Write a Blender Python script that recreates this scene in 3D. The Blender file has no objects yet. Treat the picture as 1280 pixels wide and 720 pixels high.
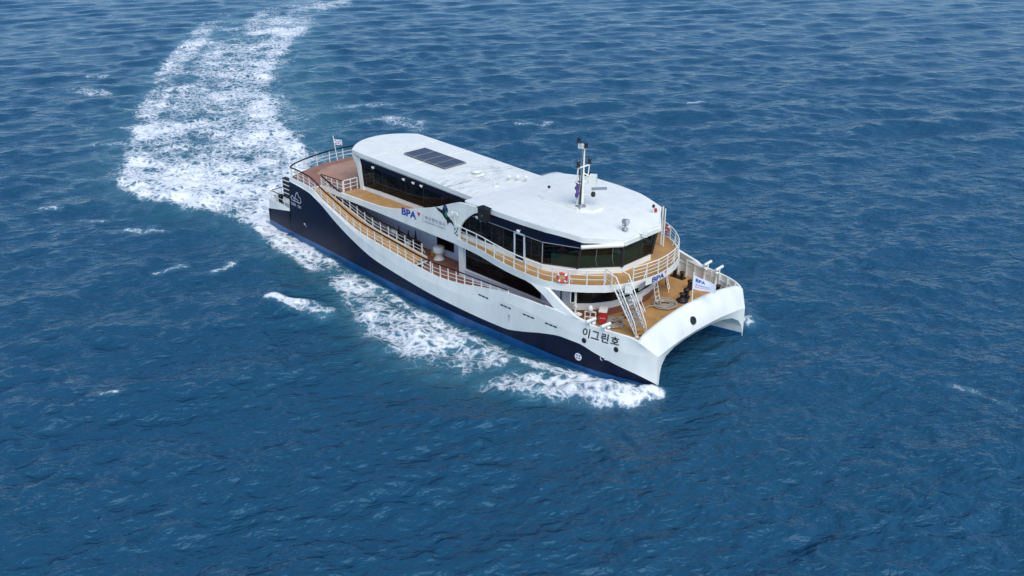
import bpy, bmesh, math, random
import numpy as np
from mathutils import Matrix, Vector
random.seed(7); rng = np.random.default_rng(11)
R = math.radians
SC = bpy.context.scene
COL = SC.collection

# ------------------------------------------------------------------ camera
CAM = np.array([50.511, -47.637, 30.254]); YAW = 2.354558; PITCH = 0.428775
cd = bpy.data.cameras.new('camera'); cam = bpy.data.objects.new('camera', cd); COL.objects.link(cam)
fw = Vector((math.cos(YAW)*math.cos(PITCH), math.sin(YAW)*math.cos(PITCH), -math.sin(PITCH)))
rt = Vector((math.sin(YAW), -math.cos(YAW), 0)); up = rt.cross(fw)
m = Matrix((rt, up, -fw)).transposed().to_4x4(); m.translation = Vector(CAM)
cam.matrix_world = m
cd.sensor_width = 36; cd.lens = 1150/1280*36; cd.clip_start = .5; cd.clip_end = 20000
SC.camera = cam
SC.cycles.use_denoising = True

# ------------------------------------------------------------------ sky, sun, exposure
SUN_EL, SUN_AZ = R(52), R(-20)          # azimuth measured from ship bow (+x) towards port (+y)
w = bpy.data.worlds.new('World'); SC.world = w; w.use_nodes = True
nt = w.node_tree; nt.nodes.clear()
out = nt.nodes.new('ShaderNodeOutputWorld'); bg = nt.nodes.new('ShaderNodeBackground')
sky = nt.nodes.new('ShaderNodeTexSky'); sky.sky_type = 'NISHITA'; sky.sun_disc = False
sky.sun_elevation = SUN_EL; sky.sun_rotation = R(90)-SUN_AZ; sky.air_density = 1.0; sky.dust_density = .0; sky.ozone_density = 6.0; sky.altitude = 1500
bg.inputs['Strength'].default_value = .105
hsv = nt.nodes.new('ShaderNodeHueSaturation'); hsv.inputs['Saturation'].default_value = 1.08
nt.links.new(sky.outputs[0], hsv.inputs['Color']); nt.links.new(hsv.outputs[0], bg.inputs[0]); nt.links.new(bg.outputs[0], out.inputs[0])
sd = bpy.data.lights.new('sun', 'SUN'); sun = bpy.data.objects.new('sun', sd); COL.objects.link(sun)
sd.energy = 1.9; sd.angle = R(58); sd.color = (1, .965, .91)
d = Vector((math.cos(SUN_EL)*math.cos(SUN_AZ), math.cos(SUN_EL)*math.sin(SUN_AZ), math.sin(SUN_EL)))
sun.rotation_euler = d.to_track_quat('Z', 'Y').to_euler(); sun.location = (0, 0, 120)
vs = SC.view_settings; vs.view_transform = 'Standard'; vs.look = 'None'; vs.exposure = .70; vs.gamma = 1; vs.use_curve_mapping = False

# ------------------------------------------------------------------ materials
def new_mat(name):
    m = bpy.data.materials.new(name); m.use_nodes = True
    return m, m.node_tree, m.node_tree.nodes['Principled BSDF']
def mat(name, col, rough=.5, metal=0, var=.12, scale=1.5, streak=None, bump=0, spec=.5):
    m, t, b = new_mat(name)
    b.inputs['Roughness'].default_value = rough; b.inputs['Metallic'].default_value = metal
    b.inputs['Specular IOR Level'].default_value = spec
    tc = t.nodes.new('ShaderNodeTexCoord'); mp = t.nodes.new('ShaderNodeMapping')
    if streak: mp.inputs['Scale'].default_value = streak
    n = t.nodes.new('ShaderNodeTexNoise'); n.inputs['Scale'].default_value = scale; n.inputs['Detail'].default_value = 6
    cr = t.nodes.new('ShaderNodeValToRGB')
    c = np.array(col)
    lo = tuple(np.clip(c*(1-var), 0, 1))+(1,); hi = tuple(np.clip(c*(1+var*.6), 0, 1))+(1,)
    cr.color_ramp.elements[0].color = lo; cr.color_ramp.elements[1].color = hi
    cr.color_ramp.elements[0].position = .3; cr.color_ramp.elements[1].position = .62
    t.links.new(tc.outputs['Object'], mp.inputs[0]); t.links.new(mp.outputs[0], n.inputs[0])
    t.links.new(n.outputs[0], cr.inputs[0]); t.links.new(cr.outputs[0], b.inputs['Base Color'])
    if bump:
        bp = t.nodes.new('ShaderNodeBump'); bp.inputs['Strength'].default_value = bump; bp.inputs['Distance'].default_value = .02
        t.links.new(n.outputs[0], bp.inputs['Height']); t.links.new(bp.outputs[0], b.inputs['Normal'])
    return m
M = {}
M['white'] = mat('white_paint', (.84, .84, .755), .38, var=.08, scale=.9, streak=(1, 1, .35), bump=.05)
M['roof'] = mat('roof_paint', (.83, .83, .74), .6, var=.045, scale=1.2)
def roof_dirt(m):
    t = m.node_tree; b = t.nodes['Principled BSDF']; src = b.inputs['Base Color'].links[0].from_socket; N = t.nodes.new; L = t.links.new
    tc = N('ShaderNodeTexCoord'); sx = N('ShaderNodeSeparateXYZ'); L(tc.outputs['Object'], sx.inputs[0])
    a = N('ShaderNodeMath'); a.operation = 'ADD'; a.inputs[1].default_value = .2; L(sx.outputs[0], a.inputs[0])
    a2 = N('ShaderNodeMath'); a2.operation = 'ABSOLUTE'; L(a.outputs[0], a2.inputs[0])
    a3 = N('ShaderNodeMapRange'); a3.inputs[1].default_value = .1; a3.inputs[2].default_value = 3.6; a3.inputs[3].default_value = 1; a3.inputs[4].default_value = 0; L(a2.outputs[0], a3.inputs[0])
    mp = N('ShaderNodeMapping'); mp.inputs['Scale'].default_value = (1.3, .35, 1); L(tc.outputs['Object'], mp.inputs[0])
    n = N('ShaderNodeTexNoise'); n.inputs['Scale'].default_value = 2.2; n.inputs['Detail'].default_value = 8; n.inputs['Roughness'].default_value = .7; L(mp.outputs[0], n.inputs[0])
    r = N('ShaderNodeMapRange'); r.inputs[1].default_value = .48; r.inputs[2].default_value = .68; L(n.outputs[0], r.inputs[0])
    mu = N('ShaderNodeMath'); mu.operation = 'MULTIPLY'; L(r.outputs[0], mu.inputs[0]); L(a3.outputs[0], mu.inputs[1])
    mx = N('ShaderNodeMix'); mx.data_type = 'RGBA'; L(mu.outputs[0], mx.inputs[0]); L(src, mx.inputs[6]); mx.inputs[7].default_value = (.33, .33, .30, 1); L(mx.outputs[2], b.inputs['Base Color'])
roof_dirt(M['roof'])
M['navy'] = mat('navy_paint', (.003, .007, .026), .38, spec=.22, var=.35, scale=1.4, streak=(1, 1, .2))
M['blue'] = mat('antifouling_blue', (.007, .085, .23), .35, var=.3, scale=1.0)
M['bluegrey'] = mat('bluegrey_wall_paint', (.66, .70, .76), .5, var=.05)
M['tan'] = mat('tan_deck_paint', (.48, .262, .085), .7, var=.16, scale=1.3)
M['brown'] = mat('brown_deck_paint', (.30, .145, .095), .75, var=.18, scale=.8)
M['inlay'] = mat('deck_inlay_paint', (.44, .25, .165), .75, var=.14, scale=.7)
M['redbrown'] = mat('redbrown_deck_paint', (.27, .105, .065), .7, var=.2, scale=1.0)
M['wood'] = mat('dark_handrail_wood', (.016, .008, .006), .75, spec=.2, var=.3, scale=6)
M['black'] = mat('black_gear', (.012, .012, .014), .5, var=.3)
M['dark'] = mat('dark_interior', (.020, .020, .022), .6, var=.3)
M['grey'] = mat('grey_metal', (.35, .36, .38), .4, metal=.4)
M['rope'] = mat('mooring_rope', (.42, .38, .31), .9, var=.3, scale=30, bump=.5)
M['red'] = mat('red_paint', (.50, .02, .02), .45)
M['orange'] = mat('lifebuoy_orange', (.68, .07, .03), .5)
M['navytext'] = mat('navy_lettering', (.03, .06, .36), .4, var=.05)
M['blacktext'] = mat('black_lettering', (.01, .01, .012), .4, var=.05)
M['greytext'] = mat('grey_lettering', (.16, .18, .21), .5, var=.05)
M['redtext'] = mat('red_lettering', (.62, .02, .05), .4, var=.05)
M['whitetext'] = mat('white_lettering', (.75, .75, .78), .4, var=.05)
M['darklens'] = mat('dark_lamp_lens', (.01, .03, .025), .15)
M['green'] = mat('green_emblem', (.02, .22, .14), .4, var=.05)
M['teal'] = mat('teal_console', (.15, .36, .31), .5)
M['flag'] = mat('flag_cloth', (.80, .82, .88), .85, var=.04)
M['skin'] = mat('skin', (.52, .33, .23), .6, var=.05)
M['jacket'] = mat('red_jacket', (.45, .04, .05), .8)
M['trousers'] = mat('dark_trousers', (.03, .03, .04), .8)
M['hair'] = mat('black_hair', (.01, .009, .008), .6)
M['yellow'] = mat('yellow_paint', (.6, .38, .03), .5)
M['purple'] = mat('purple_cloth', (.10, .05, .25), .8)
M['lens'] = mat('lamp_lens', (.6, .62, .62), .1, var=.03)

def dark_glass():
    m, t, b = new_mat('black_window_glass')
    b.inputs['Base Color'].default_value = (.007, .007, .008, 1); b.inputs['Roughness'].default_value = .06
    b.inputs['Specular IOR Level'].default_value = .2
    tc = t.nodes.new('ShaderNodeTexCoord'); n = t.nodes.new('ShaderNodeTexNoise'); n.inputs['Scale'].default_value = .9
    n.inputs['Detail'].default_value = 3
    cr = t.nodes.new('ShaderNodeValToRGB'); cr.color_ramp.elements[0].color = (.004, .004, .005, 1); cr.color_ramp.elements[1].color = (.022, .018, .015, 1)
    cr.color_ramp.elements[0].position = .45; cr.color_ramp.elements[1].position = .75
    t.links.new(tc.outputs['Object'], n.inputs[0]); t.links.new(n.outputs[0], cr.inputs[0]); t.links.new(cr.outputs[0], b.inputs['Base Color'])
    return m
M['glass'] = dark_glass()
def clear_glass():
    m, t, b = new_mat('tinted_bridge_glass'); t.nodes.remove(b)
    o = t.nodes['Material Output']; tr = t.nodes.new('ShaderNodeBsdfTransparent'); tr.inputs[0].default_value = (.26, .33, .30, 1)
    gl = t.nodes.new('ShaderNodeBsdfGlossy'); gl.inputs['Roughness'].default_value = .03
    lw = t.nodes.new('ShaderNodeLayerWeight'); pw = t.nodes.new('ShaderNodeMath'); pw.operation = 'POWER'; pw.inputs[1].default_value = 4.5; fr = t.nodes.new('ShaderNodeMath'); fr.operation = 'MULTIPLY_ADD'; fr.inputs[1].default_value = .9; fr.inputs[2].default_value = .045
    t.links.new(lw.outputs['Facing'], pw.inputs[0]); t.links.new(pw.outputs[0], fr.inputs[0])
    mx = t.nodes.new('ShaderNodeMixShader')
    t.links.new(fr.outputs[0], mx.inputs[0]); t.links.new(tr.outputs[0], mx.inputs[1]); t.links.new(gl.outputs[0], mx.inputs[2])
    t.links.new(mx.outputs[0], o.inputs[0]); return m
M['clear'] = clear_glass()
def solar_mat():
    m, t, b = new_mat('solar_cells'); b.inputs['Roughness'].default_value = .35
    tc = t.nodes.new('ShaderNodeTexCoord'); br = t.nodes.new('ShaderNodeTexBrick'); br.offset = 0
    br.inputs['Scale'].default_value = 1; br.inputs['Brick Width'].default_value = .16; br.inputs['Row Height'].default_value = .16
    br.inputs['Mortar Size'].default_value = .008
    br.inputs['Color1'].default_value = (.05, .052, .06, 1); br.inputs['Color2'].default_value = (.06, .062, .07, 1); br.inputs['Mortar'].default_value = (.12, .12, .13, 1)
    t.links.new(tc.outputs['Object'], br.inputs[0]); t.links.new(br.outputs[0], b.inputs['Base Color']); return m
M['solar'] = solar_mat()

# ------------------------------------------------------------------ helpers
def pch(xs, ys):
    xs = np.array(xs, float); ys = np.array(ys, float); h = np.diff(xs); dl = np.diff(ys)/h
    dd = np.zeros(len(xs)); dd[0] = dl[0]; dd[-1] = dl[-1]
    for i in range(1, len(xs)-1):
        if dl[i-1]*dl[i] > 0:
            w1 = 2*h[i]+h[i-1]; w2 = h[i]+2*h[i-1]; dd[i] = (w1+w2)/(w1/dl[i-1]+w2/dl[i])
    def f(x):
        x = np.clip(np.asarray(x, float), xs[0], xs[-1]); i = np.clip(np.searchsorted(xs, x)-1, 0, len(h)-1)
        t = (x-xs[i])/h[i]; a = 2*t**3-3*t**2+1; b = t**3-2*t**2+t; c = -2*t**3+3*t**2; e = t**3-t**2
        return a*ys[i]+b*h[i]*dd[i]+c*ys[i+1]+e*h[i]*dd[i+1]
    return f
class MB:
    def __init__(s): s.v = []; s.f = []; s.m = []; s.sm = []
    def add(s, vs, fs, mi=0, smooth=False):
        o = len(s.v); s.v += [tuple(map(float, p)) for p in vs]
        for f in fs: s.f.append([i+o for i in f]); s.m.append(mi); s.sm.append(smooth)
        return s
    def box(s, c, size, mi=0, rz=0, ry=0, bev=0):
        x, y, z = [q/2 for q in size]
        P = [(-x, -y, -z), (x, -y, -z), (x, y, -z), (-x, y, -z), (-x, -y, z), (x, -y, z), (x, y, z), (-x, y, z)]
        mt = Matrix.Translation(c) @ Matrix.Rotation(rz, 4, 'Z') @ Matrix.Rotation(ry, 4, 'Y')
        return s.add([mt @ Vector(p) for p in P], [(0, 3, 2, 1), (4, 5, 6, 7), (0, 1, 5, 4), (1, 2, 6, 5), (2, 3, 7, 6), (3, 0, 4, 7)], mi)
    def grid(s, P, mi=0, smooth=True, closed=False):
        P = np.asarray(P); a, b = P.shape[:2]
        fs = [(i*b+j, i*b+(j+1) % b, (i+1)*b+(j+1) % b, (i+1)*b+j) for i in range(a-1) for j in range(b if closed else b-1)]
        return s.add(P.reshape(-1, 3), fs, mi, smooth)
    def tube(s, pts, r, mi=0, n=6, caps=True, closed=False):
        pts = [Vector(p) for p in pts]; rs = r if hasattr(r, '__len__') else [r]*len(pts)
        rings = []; ref = None
        for i, p in enumerate(pts):
            if closed: t = pts[(i+1) % len(pts)]-pts[i-1]
            else: t = pts[min(i+1, len(pts)-1)]-pts[max(i-1, 0)]
            t.normalize()
            if ref is None: ref = Vector((0, 0, 1)) if abs(t.z) < .9 else Vector((1, 0, 0))
            a = t.cross(ref); 
            if a.length < 1e-4: a = t.cross(Vector((.3, 1, .2)))
            a.normalize(); b = a.cross(t); ref = b
            rings.append([p+(a*math.cos(2*math.pi*k/n)+b*math.sin(2*math.pi*k/n))*rs[i] for k in range(n)])
        if closed: rings.append(rings[0])
        s.grid([[tuple(q) for q in rg] for rg in rings], mi, True, True)
        if caps and not closed:
            s.add(rings[0], [tuple(range(n))], mi); s.add(rings[-1], [tuple(range(n))[::-1]], mi)
        return s
    def lathe(s, prof, c=(0, 0, 0), mi=0, n=16, axis='Z'):
        P = []
        for (r, z) in prof:
            ring = []
            for k in range(n):
                a = 2*math.pi*k/n; x, y = r*math.cos(a), r*math.sin(a)
                q = (x, y, z) if axis == 'Z' else ((z, x, y) if axis == 'X' else (x, z, y))
                ring.append((q[0]+c[0], q[1]+c[1], q[2]+c[2]))
            P.append(ring)
        return s.grid(P, mi, True, True)
    def prism(s, poly, z0, z1, mi=0, mtop=None, mbot=None):
        n = len(poly); 
        z0s = z0 if hasattr(z0, '__len__') else [z0]*n; z1s = z1 if hasattr(z1, '__len__') else [z1]*n
        s.add([(p[0], p[1], z) for p, z in zip(poly, z0s)]+[(p[0], p[1], z) for p, z in zip(poly, z1s)],
              [(i, (i+1) % n, n+(i+1) % n, n+i) for i in range(n)], mi)
        s.add([(p[0], p[1], z) for p, z in zip(poly, z1s)], [tuple(range(n))], mi if mtop is None else mtop)
        s.add([(p[0], p[1], z) for p, z in zip(poly, z0s)], [tuple(range(n))[::-1]], mi if mbot is None else mbot)
        return s
    def sheet(s, poly, y, th, mi=0, mapy=None):
        """polygon in the x-z plane, given thickness along y (outward away from centre)"""
        n = len(poly); sg = 1 if y > 0 else -1
        fy = mapy or (lambda x, z: abs(y))
        A = [(p[0], sg*fy(*p), p[1]) for p in poly]; B = [(p[0], sg*(fy(*p)-th), p[1]) for p in poly]
        s.add(A+B, [tuple(range(n)), tuple(range(n, 2*n))[::-1]]+[(i, (i+1) % n, n+(i+1) % n, n+i) for i in range(n)], mi)
        return s
    def build(s, name, mats, parent=None, fix=True):
        me = bpy.data.meshes.new(name)
        me.from_pydata(s.v, [], s.f)
        me.polygons.foreach_set('material_index', s.m); me.polygons.foreach_set('use_smooth', s.sm)
        for q in (mats if isinstance(mats, (list, tuple)) else [mats]): me.materials.append(M[q] if isinstance(q, str) else q)
        if fix:
            bm = bmesh.new(); bm.from_mesh(me); bmesh.ops.recalc_face_normals(bm, faces=bm.faces); bm.to_mesh(me); bm.free()
        me.update()
        o = bpy.data.objects.new(name, me); COL.objects.link(o)
        if parent: o.parent = parent
        return o
def empty(name, loc=(0, 0, 0), parent=None):
    o = bpy.data.objects.new(name, None); COL.objects.link(o); o.location = loc; o.empty_display_size = .3
    if parent: o.parent = parent
    return o
def tag(o, label, cat=None, group=None, kind=None):
    if label: o['label'] = label
    if cat: o['category'] = cat
    if group: o['group'] = group
    if kind: o['kind'] = kind
    return o
def text_pts(txt, weight=0.0, shear=0.0):
    """outline mesh of a text, scaled so that its box is 0..1 in u and 0..1 in v"""
    cu = bpy.data.curves.new('t', 'FONT'); cu.body = txt; cu.offset = weight; cu.shear = shear; cu.resolution_u = 4
    o = bpy.data.objects.new('t', cu); COL.objects.link(o)
    dg = bpy.context.evaluated_depsgraph_get(); dg.update()
    me = bpy.data.meshes.new_from_object(o.evaluated_get(dg))
    v = np.array([p.co[:2] for p in me.vertices]); f = [list(p.vertices) for p in me.polygons]
    bpy.data.objects.remove(o); bpy.data.curves.remove(cu); bpy.data.meshes.remove(me)
    v = (v-v.min(0))/(v.max(0)-v.min(0)); return v, f
def lettering(mb, txt, fn, u0, u1, v0, v1, mi=0, weight=0.0, shear=0.0):
    v, f = text_pts(txt, weight, shear)
    mb.add([fn(u0+(u1-u0)*a, v0+(v1-v0)*b) for a, b in v], f, mi)
def disc(mb, fn, u, v, ru, rv, mi=0, n=24, a0=0, a1=2*math.pi):
    P = [(u+ru*math.cos(a0+(a1-a0)*k/n), v+rv*math.sin(a0+(a1-a0)*k/n)) for k in range(n+1 if a1-a0 < 6.2 else n)]
    mb.add([fn(*p) for p in P], [tuple(range(len(P)))], mi)
def ribbon(mb, fn, pts, wd, mi=0):
    for (a, b) in zip(pts[:-1], pts[1:]):
        a = np.array(a); b = np.array(b); t = (b-a)/max(1e-6, np.linalg.norm(b-a)); n = np.array([-t[1], t[0]])*wd/2; e = t*wd*.4
        mb.add([fn(*(a-n-e)), fn(*(b-n+e)), fn(*(b+n+e)), fn(*(a+n-e))], [(0, 1, 2, 3)], mi)

# ------------------------------------------------------------------ sea
#FOAM strokes: polyline, half width, strength  (metres, sea plane)
STROKES = [
 ([(-24.5,-4.5),(-33.8,-4.0),(-43.2,-.5),(-52.5,4.9),(-62.9,10.4),(-75.4,18.5),(-90.4,28.6),(-108.9,42),(-127,57),(-142,73),(-150.5,90),(-163,115)],
  [4.5,7.5,11.5,11.5,11,10,10,10.5,11,10,9,7], [1.02,1.0,.95,.90,.85,.81,.77,.74,.71,.67,.62,.54]),
 ([(-23,-4.9),(-27,-6.5),(-33,-9),(-40,-10.5),(-42.5,-11)], [2.2,2.8,2.4,1.9,1.2], [1,1,1,1,.85]),
 ([(-42.5,-11),(-46.8,-8),(-54.7,-4),(-64.5,1.5),(-73,6),(-84,13),(-94,19),(-105,26.5),(-118,36),(-134,47),(-147,58)], [1.6,2,2.2,2.4,2.4,2.6,2.8,2.8,3,3,3], [.95,.92,.92,.9,.88,.86,.84,.82,.78,.73,.66]),
 ([(-30,1),(-38,6.5),(-47,11),(-58,15),(-73,23),(-88,33),(-104,46),(-120,60)], [1.6,2,2,1.8,2,2.2,2.4,2.4], [.95,.93,.92,.88,.86,.84,.78,.70]),
 ([(-23,-6.6),(-18.5,-8),(-12,-8.5),(-5.4,-9.6),(.9,-11.3),(5.8,-11.8),(9.3,-11.4),(11.2,-10)], [1.2,1.6,1.5,1.8,2.4,2.9,2.7,1.7], [.95,.88,.84,.85,.88,.92,.92,.85]),
 ([(-14,-7.5),(-8,-7.9),(0,-8.5),(6,-8.8),(10.5,-9)], [.45,.5,.7,.9,1.0], [.9,.86,.84,.85,.88]),
 ([(21.4,-5.8),(20.5,-7.1),(18.9,-8.6),(16.7,-9.8),(14.6,-11),(13.2,-12.6)], [.8,1.3,1.6,1.7,1.6,.9], [1,1.02,1,.95,.88,.78]),
 ([(19,-6.9),(16.5,-7.9),(14,-8.6),(11.5,-8.9),(9,-9)], [.6,.7,.7,.7,.6], [.95,.9,.85,.8,.7]),
 ([(-7.3,-15.6),(-5.3,-14.6),(-2.6,-13.9)], [.6,.95,.85], [.80,.84,.74]),
 ([(-24.8,-6.4),(-22,-7.3),(-18,-7.7),(-13,-7.9),(-7,-8.1)], [1.3,1.2,.9,.7,.5], [1.1,1.1,1.05,.96,.86]),
 ([(-45,-21.2),(-42,-20),(-40.3,-18.8)], [.5,.5,.4], [.68,.70,.62]),
 ([(-36,-18.6),(-33.7,-17.3)], (.5), .62), ([(-30,-16.6),(-27.4,-14.8)], (.6), .64),
 ([(-93.3,3.3),(-88.2,5.4)], 2.0, .76), ([(-131.5,24.2),(-130,26)], 1.0, .74), ([(-101.3,9.3),(-99.5,11)], 1.2, .72),
 ([(-60.4,-6.9),(-59.7,-4.2)], 1.3, .72), ([(-69,-4),(-66,-1)], 1.2, .68), ([(-78,3),(-74,5)], 1.2, .72),
 ([(-18.9,-19.3),(-18.3,-17.2)], .5, .56), ([(-15.8,-15.8),(-16,-14.1)], .5, .56),
 ([(-31.6,36.2),(-29.6,39.4)], 1.0, .66), ([(-48.7,20.1),(-47.7,25.1),(-42,27),(-38.8,25.1)], [1.7,2.6,2.4,1.6], .50), ([(-56,26),(-52,31)], 2.0, .52),
 ([(34.4,8.7),(36.8,8.8),(38.3,8.4)], .35, .56), ([(-76.4,109.8),(-74,112)], 1.2, .7), ([(-23.2,61.6),(-22,63.5)], .6, .62), ([(-2.7,-30.6),(-2.1,-30)], .3, .72),
 ([(20.5,6.6),(19.3,7.4),(17,8.6),(14,9.6)], [.6,.9,1.3,1.3], [.9,.85,.8,.7]), ([(10,10),(0,10),(-10,9.2),(-22,7)], [1.6,1.8,1.6,1.4], .78),
]
TEAL = [([(-36,5),(-41,9),(-50,15.5),(-62,23),(-75,33),(-90,44)], [4,6,6.5,6.5,5,4], .85),
        ([(-24,-4),(-34,-4),(-44,0),(-62,10),(-90,28),(-127,57)], [7,10,13,14,13,12], .8),
        ([(-20,-8),(-5,-10),(6,-12),(14,-10.5)], [3,4,5,3.5], .75)]
def stroke_field(X, Y, strokes):
    F = np.zeros_like(X)
    for pts, wd, st in strokes:
        n = len(pts); wd = wd if hasattr(wd, '__len__') else [wd]*n; st = st if hasattr(st, '__len__') else [st]*n
        px = [p[0] for p in pts]; py = [p[1] for p in pts]; mw = max(wd)*2.5
        bb = (X > min(px)-mw) & (X < max(px)+mw) & (Y > min(py)-mw) & (Y < max(py)+mw)
        x, y = X[bb], Y[bb]
        if not len(x): continue
        best = np.zeros_like(x)
        for i in range(n-1):
            ax, ay = pts[i]; bx, by = pts[i+1]; L2 = (bx-ax)**2+(by-ay)**2
            t = np.clip(((x-ax)*(bx-ax)+(y-ay)*(by-ay))/L2, 0, 1)
            dist = np.hypot(x-ax-t*(bx-ax), y-ay-t*(by-ay)); ww = wd[i]+(wd[i+1]-wd[i])*t; ss = st[i]+(st[i+1]-st[i])*t
            q = np.clip((1.6-dist/ww)/1.25, 0, 1); q = q*q*(3-2*q)
            best = np.maximum(best, ss*q)
        F[bb] = np.maximum(F[bb], best)
    return F
def vnoise(X, Y, s, seed):
    g = np.random.default_rng(seed).random((256, 256)).astype(np.float32)
    x = X/s; y = Y/s; i = np.floor(x).astype(int); j = np.floor(y).astype(int); fx = x-i; fy = y-j
    fx = fx*fx*(3-2*fx); fy = fy*fy*(3-2*fy)
    a = g[i & 255, j & 255]; b = g[(i+1) & 255, j & 255]; c = g[i & 255, (j+1) & 255]; e = g[(i+1) & 255, (j+1) & 255]
    return a*(1-fx)*(1-fy)+b*fx*(1-fy)+c*(1-fx)*fy+e*fx*fy
def make_sea():
    DR, DT = .0040, .0032
    rr = 13*np.exp(np.arange(int(math.log(9000/13)/DR))*DR)
    rr = rr[(rr < 420) | (np.arange(len(rr)) % 6 == 0)]
    th = np.arange(YAW-R(60), YAW+R(60), DT)
    RR, TH = np.meshgrid(rr, th, indexing='ij')
    X = (CAM[0]+RR*np.cos(TH)).astype(np.float32); Y = (CAM[1]+RR*np.sin(TH)).astype(np.float32)
    Z = np.zeros_like(X); DX = np.zeros_like(X); DY = np.zeros_like(X)
    step = (RR*.0045).astype(np.float32); step[RR > 420] *= 6
    wind = YAW+R(196)                                   # waves run towards the viewer
    N = 170
    lam = .7*np.exp(rng.random(N)*math.log(12/.7))
    sp = rng.normal(0, .55+.4*(lam < 4))
    for k in range(N):
        L = lam[k]; a = .0046*L**.80*(1.0 if L < 3.2 else (.72 if L < 6.5 else .85)); dr = wind+sp[k]
        kk = 2*math.pi/L; kx, ky = kk*math.cos(dr), kk*math.sin(dr)
        ph = kx*X+ky*Y+rng.random()*6.283
        att = np.clip((L/step-2.2)/2.5, 0, 1)*a
        s, c = np.sin(ph), np.cos(ph)
        Z += att*c; q = .25
        DX -= q*att*math.cos(dr)*s; DY -= q*att*math.sin(dr)*s
    # gusts: patches of rougher and calmer water
    G = .55+.6*vnoise(X, Y, 31, 3)+.35*vnoise(X, Y, 9, 4)
    F = stroke_field(X, Y, STROKES)
    wob = (vnoise(X, Y, 3.1, 5)-.5)*.55+(vnoise(X, Y, 1.1, 6)-.5)*.35+(vnoise(X, Y, 9, 8)-.5)*.62
    FO = np.clip(F+np.where(F > .02, wob*np.minimum(1, F*1.6)*.75, 0), 0, 1.15)
    T = stroke_field(X, Y, TEAL)
    calm = 1-.55*stroke_field(X, Y, TEAL[:1])
    near = np.clip(1.6-np.maximum(np.abs(X)/24, np.abs(Y)/10), 0, 1)   # damp close to the hulls
    Z = Z*G*calm*(1-.45*near); DX *= G*calm; DY *= G*calm
    # turbulent churn of the wake and the bow waves
    churn = (vnoise(X, Y, 1.6, 21)+.5*vnoise(X, Y, .7, 22)-.75)
    fine = np.clip(1.5/step-1.2, 0, 1)
    Z += np.clip(F, 0, 1)*churn*.55*fine
    B = stroke_field(X, Y, [([(20.9,-6.6),(19.6,-7.9),(18.2,-9),(16.3,-10),(14.3,-11.3)], [.7,1.0,1.2,1.3,1.3], [.25,.45,.5,.45,.35]),
                            ([(20.2,7.2),(18.6,8.4),(16.5,9.6)], 1.2, .45), ([(12,-9.2),(7,-11),(2,-11)], 2.0, .3),
                            ([(-23,-5.5),(-27,-7),(-34,-9.5),(-42,-11)], [1.5,2.5,2.5,2], [.2,.5,.6,.35]), ([(-7.3,-15.6),(-2.6,-13.9)], 1.2, .4)])
    Z += B*(.75+.5*churn)
    Z -= .26*stroke_field(X, Y, [([(-14,s_*7.6),(0,s_*8.2),(12,s_*8.0)], [.8,1.1,.9], [.5,1,.9]) for s_ in (-1, 1)])
    X2 = X+DX; Y2 = Y+DY
    nr, na = X.shape
    V = np.stack([X2, Y2, Z], -1)
    du = np.gradient(V, axis=0); dv = np.gradient(V, axis=1); NN = np.cross(dv, du); NN /= np.linalg.norm(NN, axis=-1, keepdims=True)+1e-9
    NN *= np.sign(NN[..., 2:3])
    idx = np.arange(nr*na).reshape(nr, na)
    Q = np.stack([idx[:-1, :-1], idx[1:, :-1], idx[1:, 1:], idx[:-1, 1:]], -1).reshape(-1, 4)
    ff = FO.reshape(-1)
    isf = (F.reshape(-1)[Q].mean(1) > .30)
    objs = []
    for name, sel in (('sea', ~isf), ('wake_foam', isf)):
        q = Q[sel]; used, inv = np.unique(q, return_inverse=True); q = inv.reshape(-1, 4)
        me = bpy.data.meshes.new(name); nv, nf = len(used), len(q)
        me.vertices.add(nv); me.vertices.foreach_set('co', V.reshape(-1, 3)[used].astype(np.float32).ravel())
        me.loops.add(nf*4); me.loops.foreach_set('vertex_index', q.astype(np.int32).ravel())
        me.polygons.add(nf); me.polygons.foreach_set('loop_start', np.arange(0, nf*4, 4, dtype=np.int32)); me.polygons.foreach_set('loop_total', np.full(nf, 4, np.int32))
        me.polygons.foreach_set('use_smooth', np.ones(nf, bool)); me.update()
        for an, arr in (('foam', FO), ('teal', T)):
            at = me.attributes.new(an, 'FLOAT', 'POINT'); at.data.foreach_set('value', arr.reshape(-1)[used].astype(np.float32))
        me.normals_split_custom_set_from_vertices(NN.reshape(-1, 3)[used].tolist())
        me.materials.append(M['sea']); o = bpy.data.objects.new(name, me); COL.objects.link(o); objs.append(o)
    return objs
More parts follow.
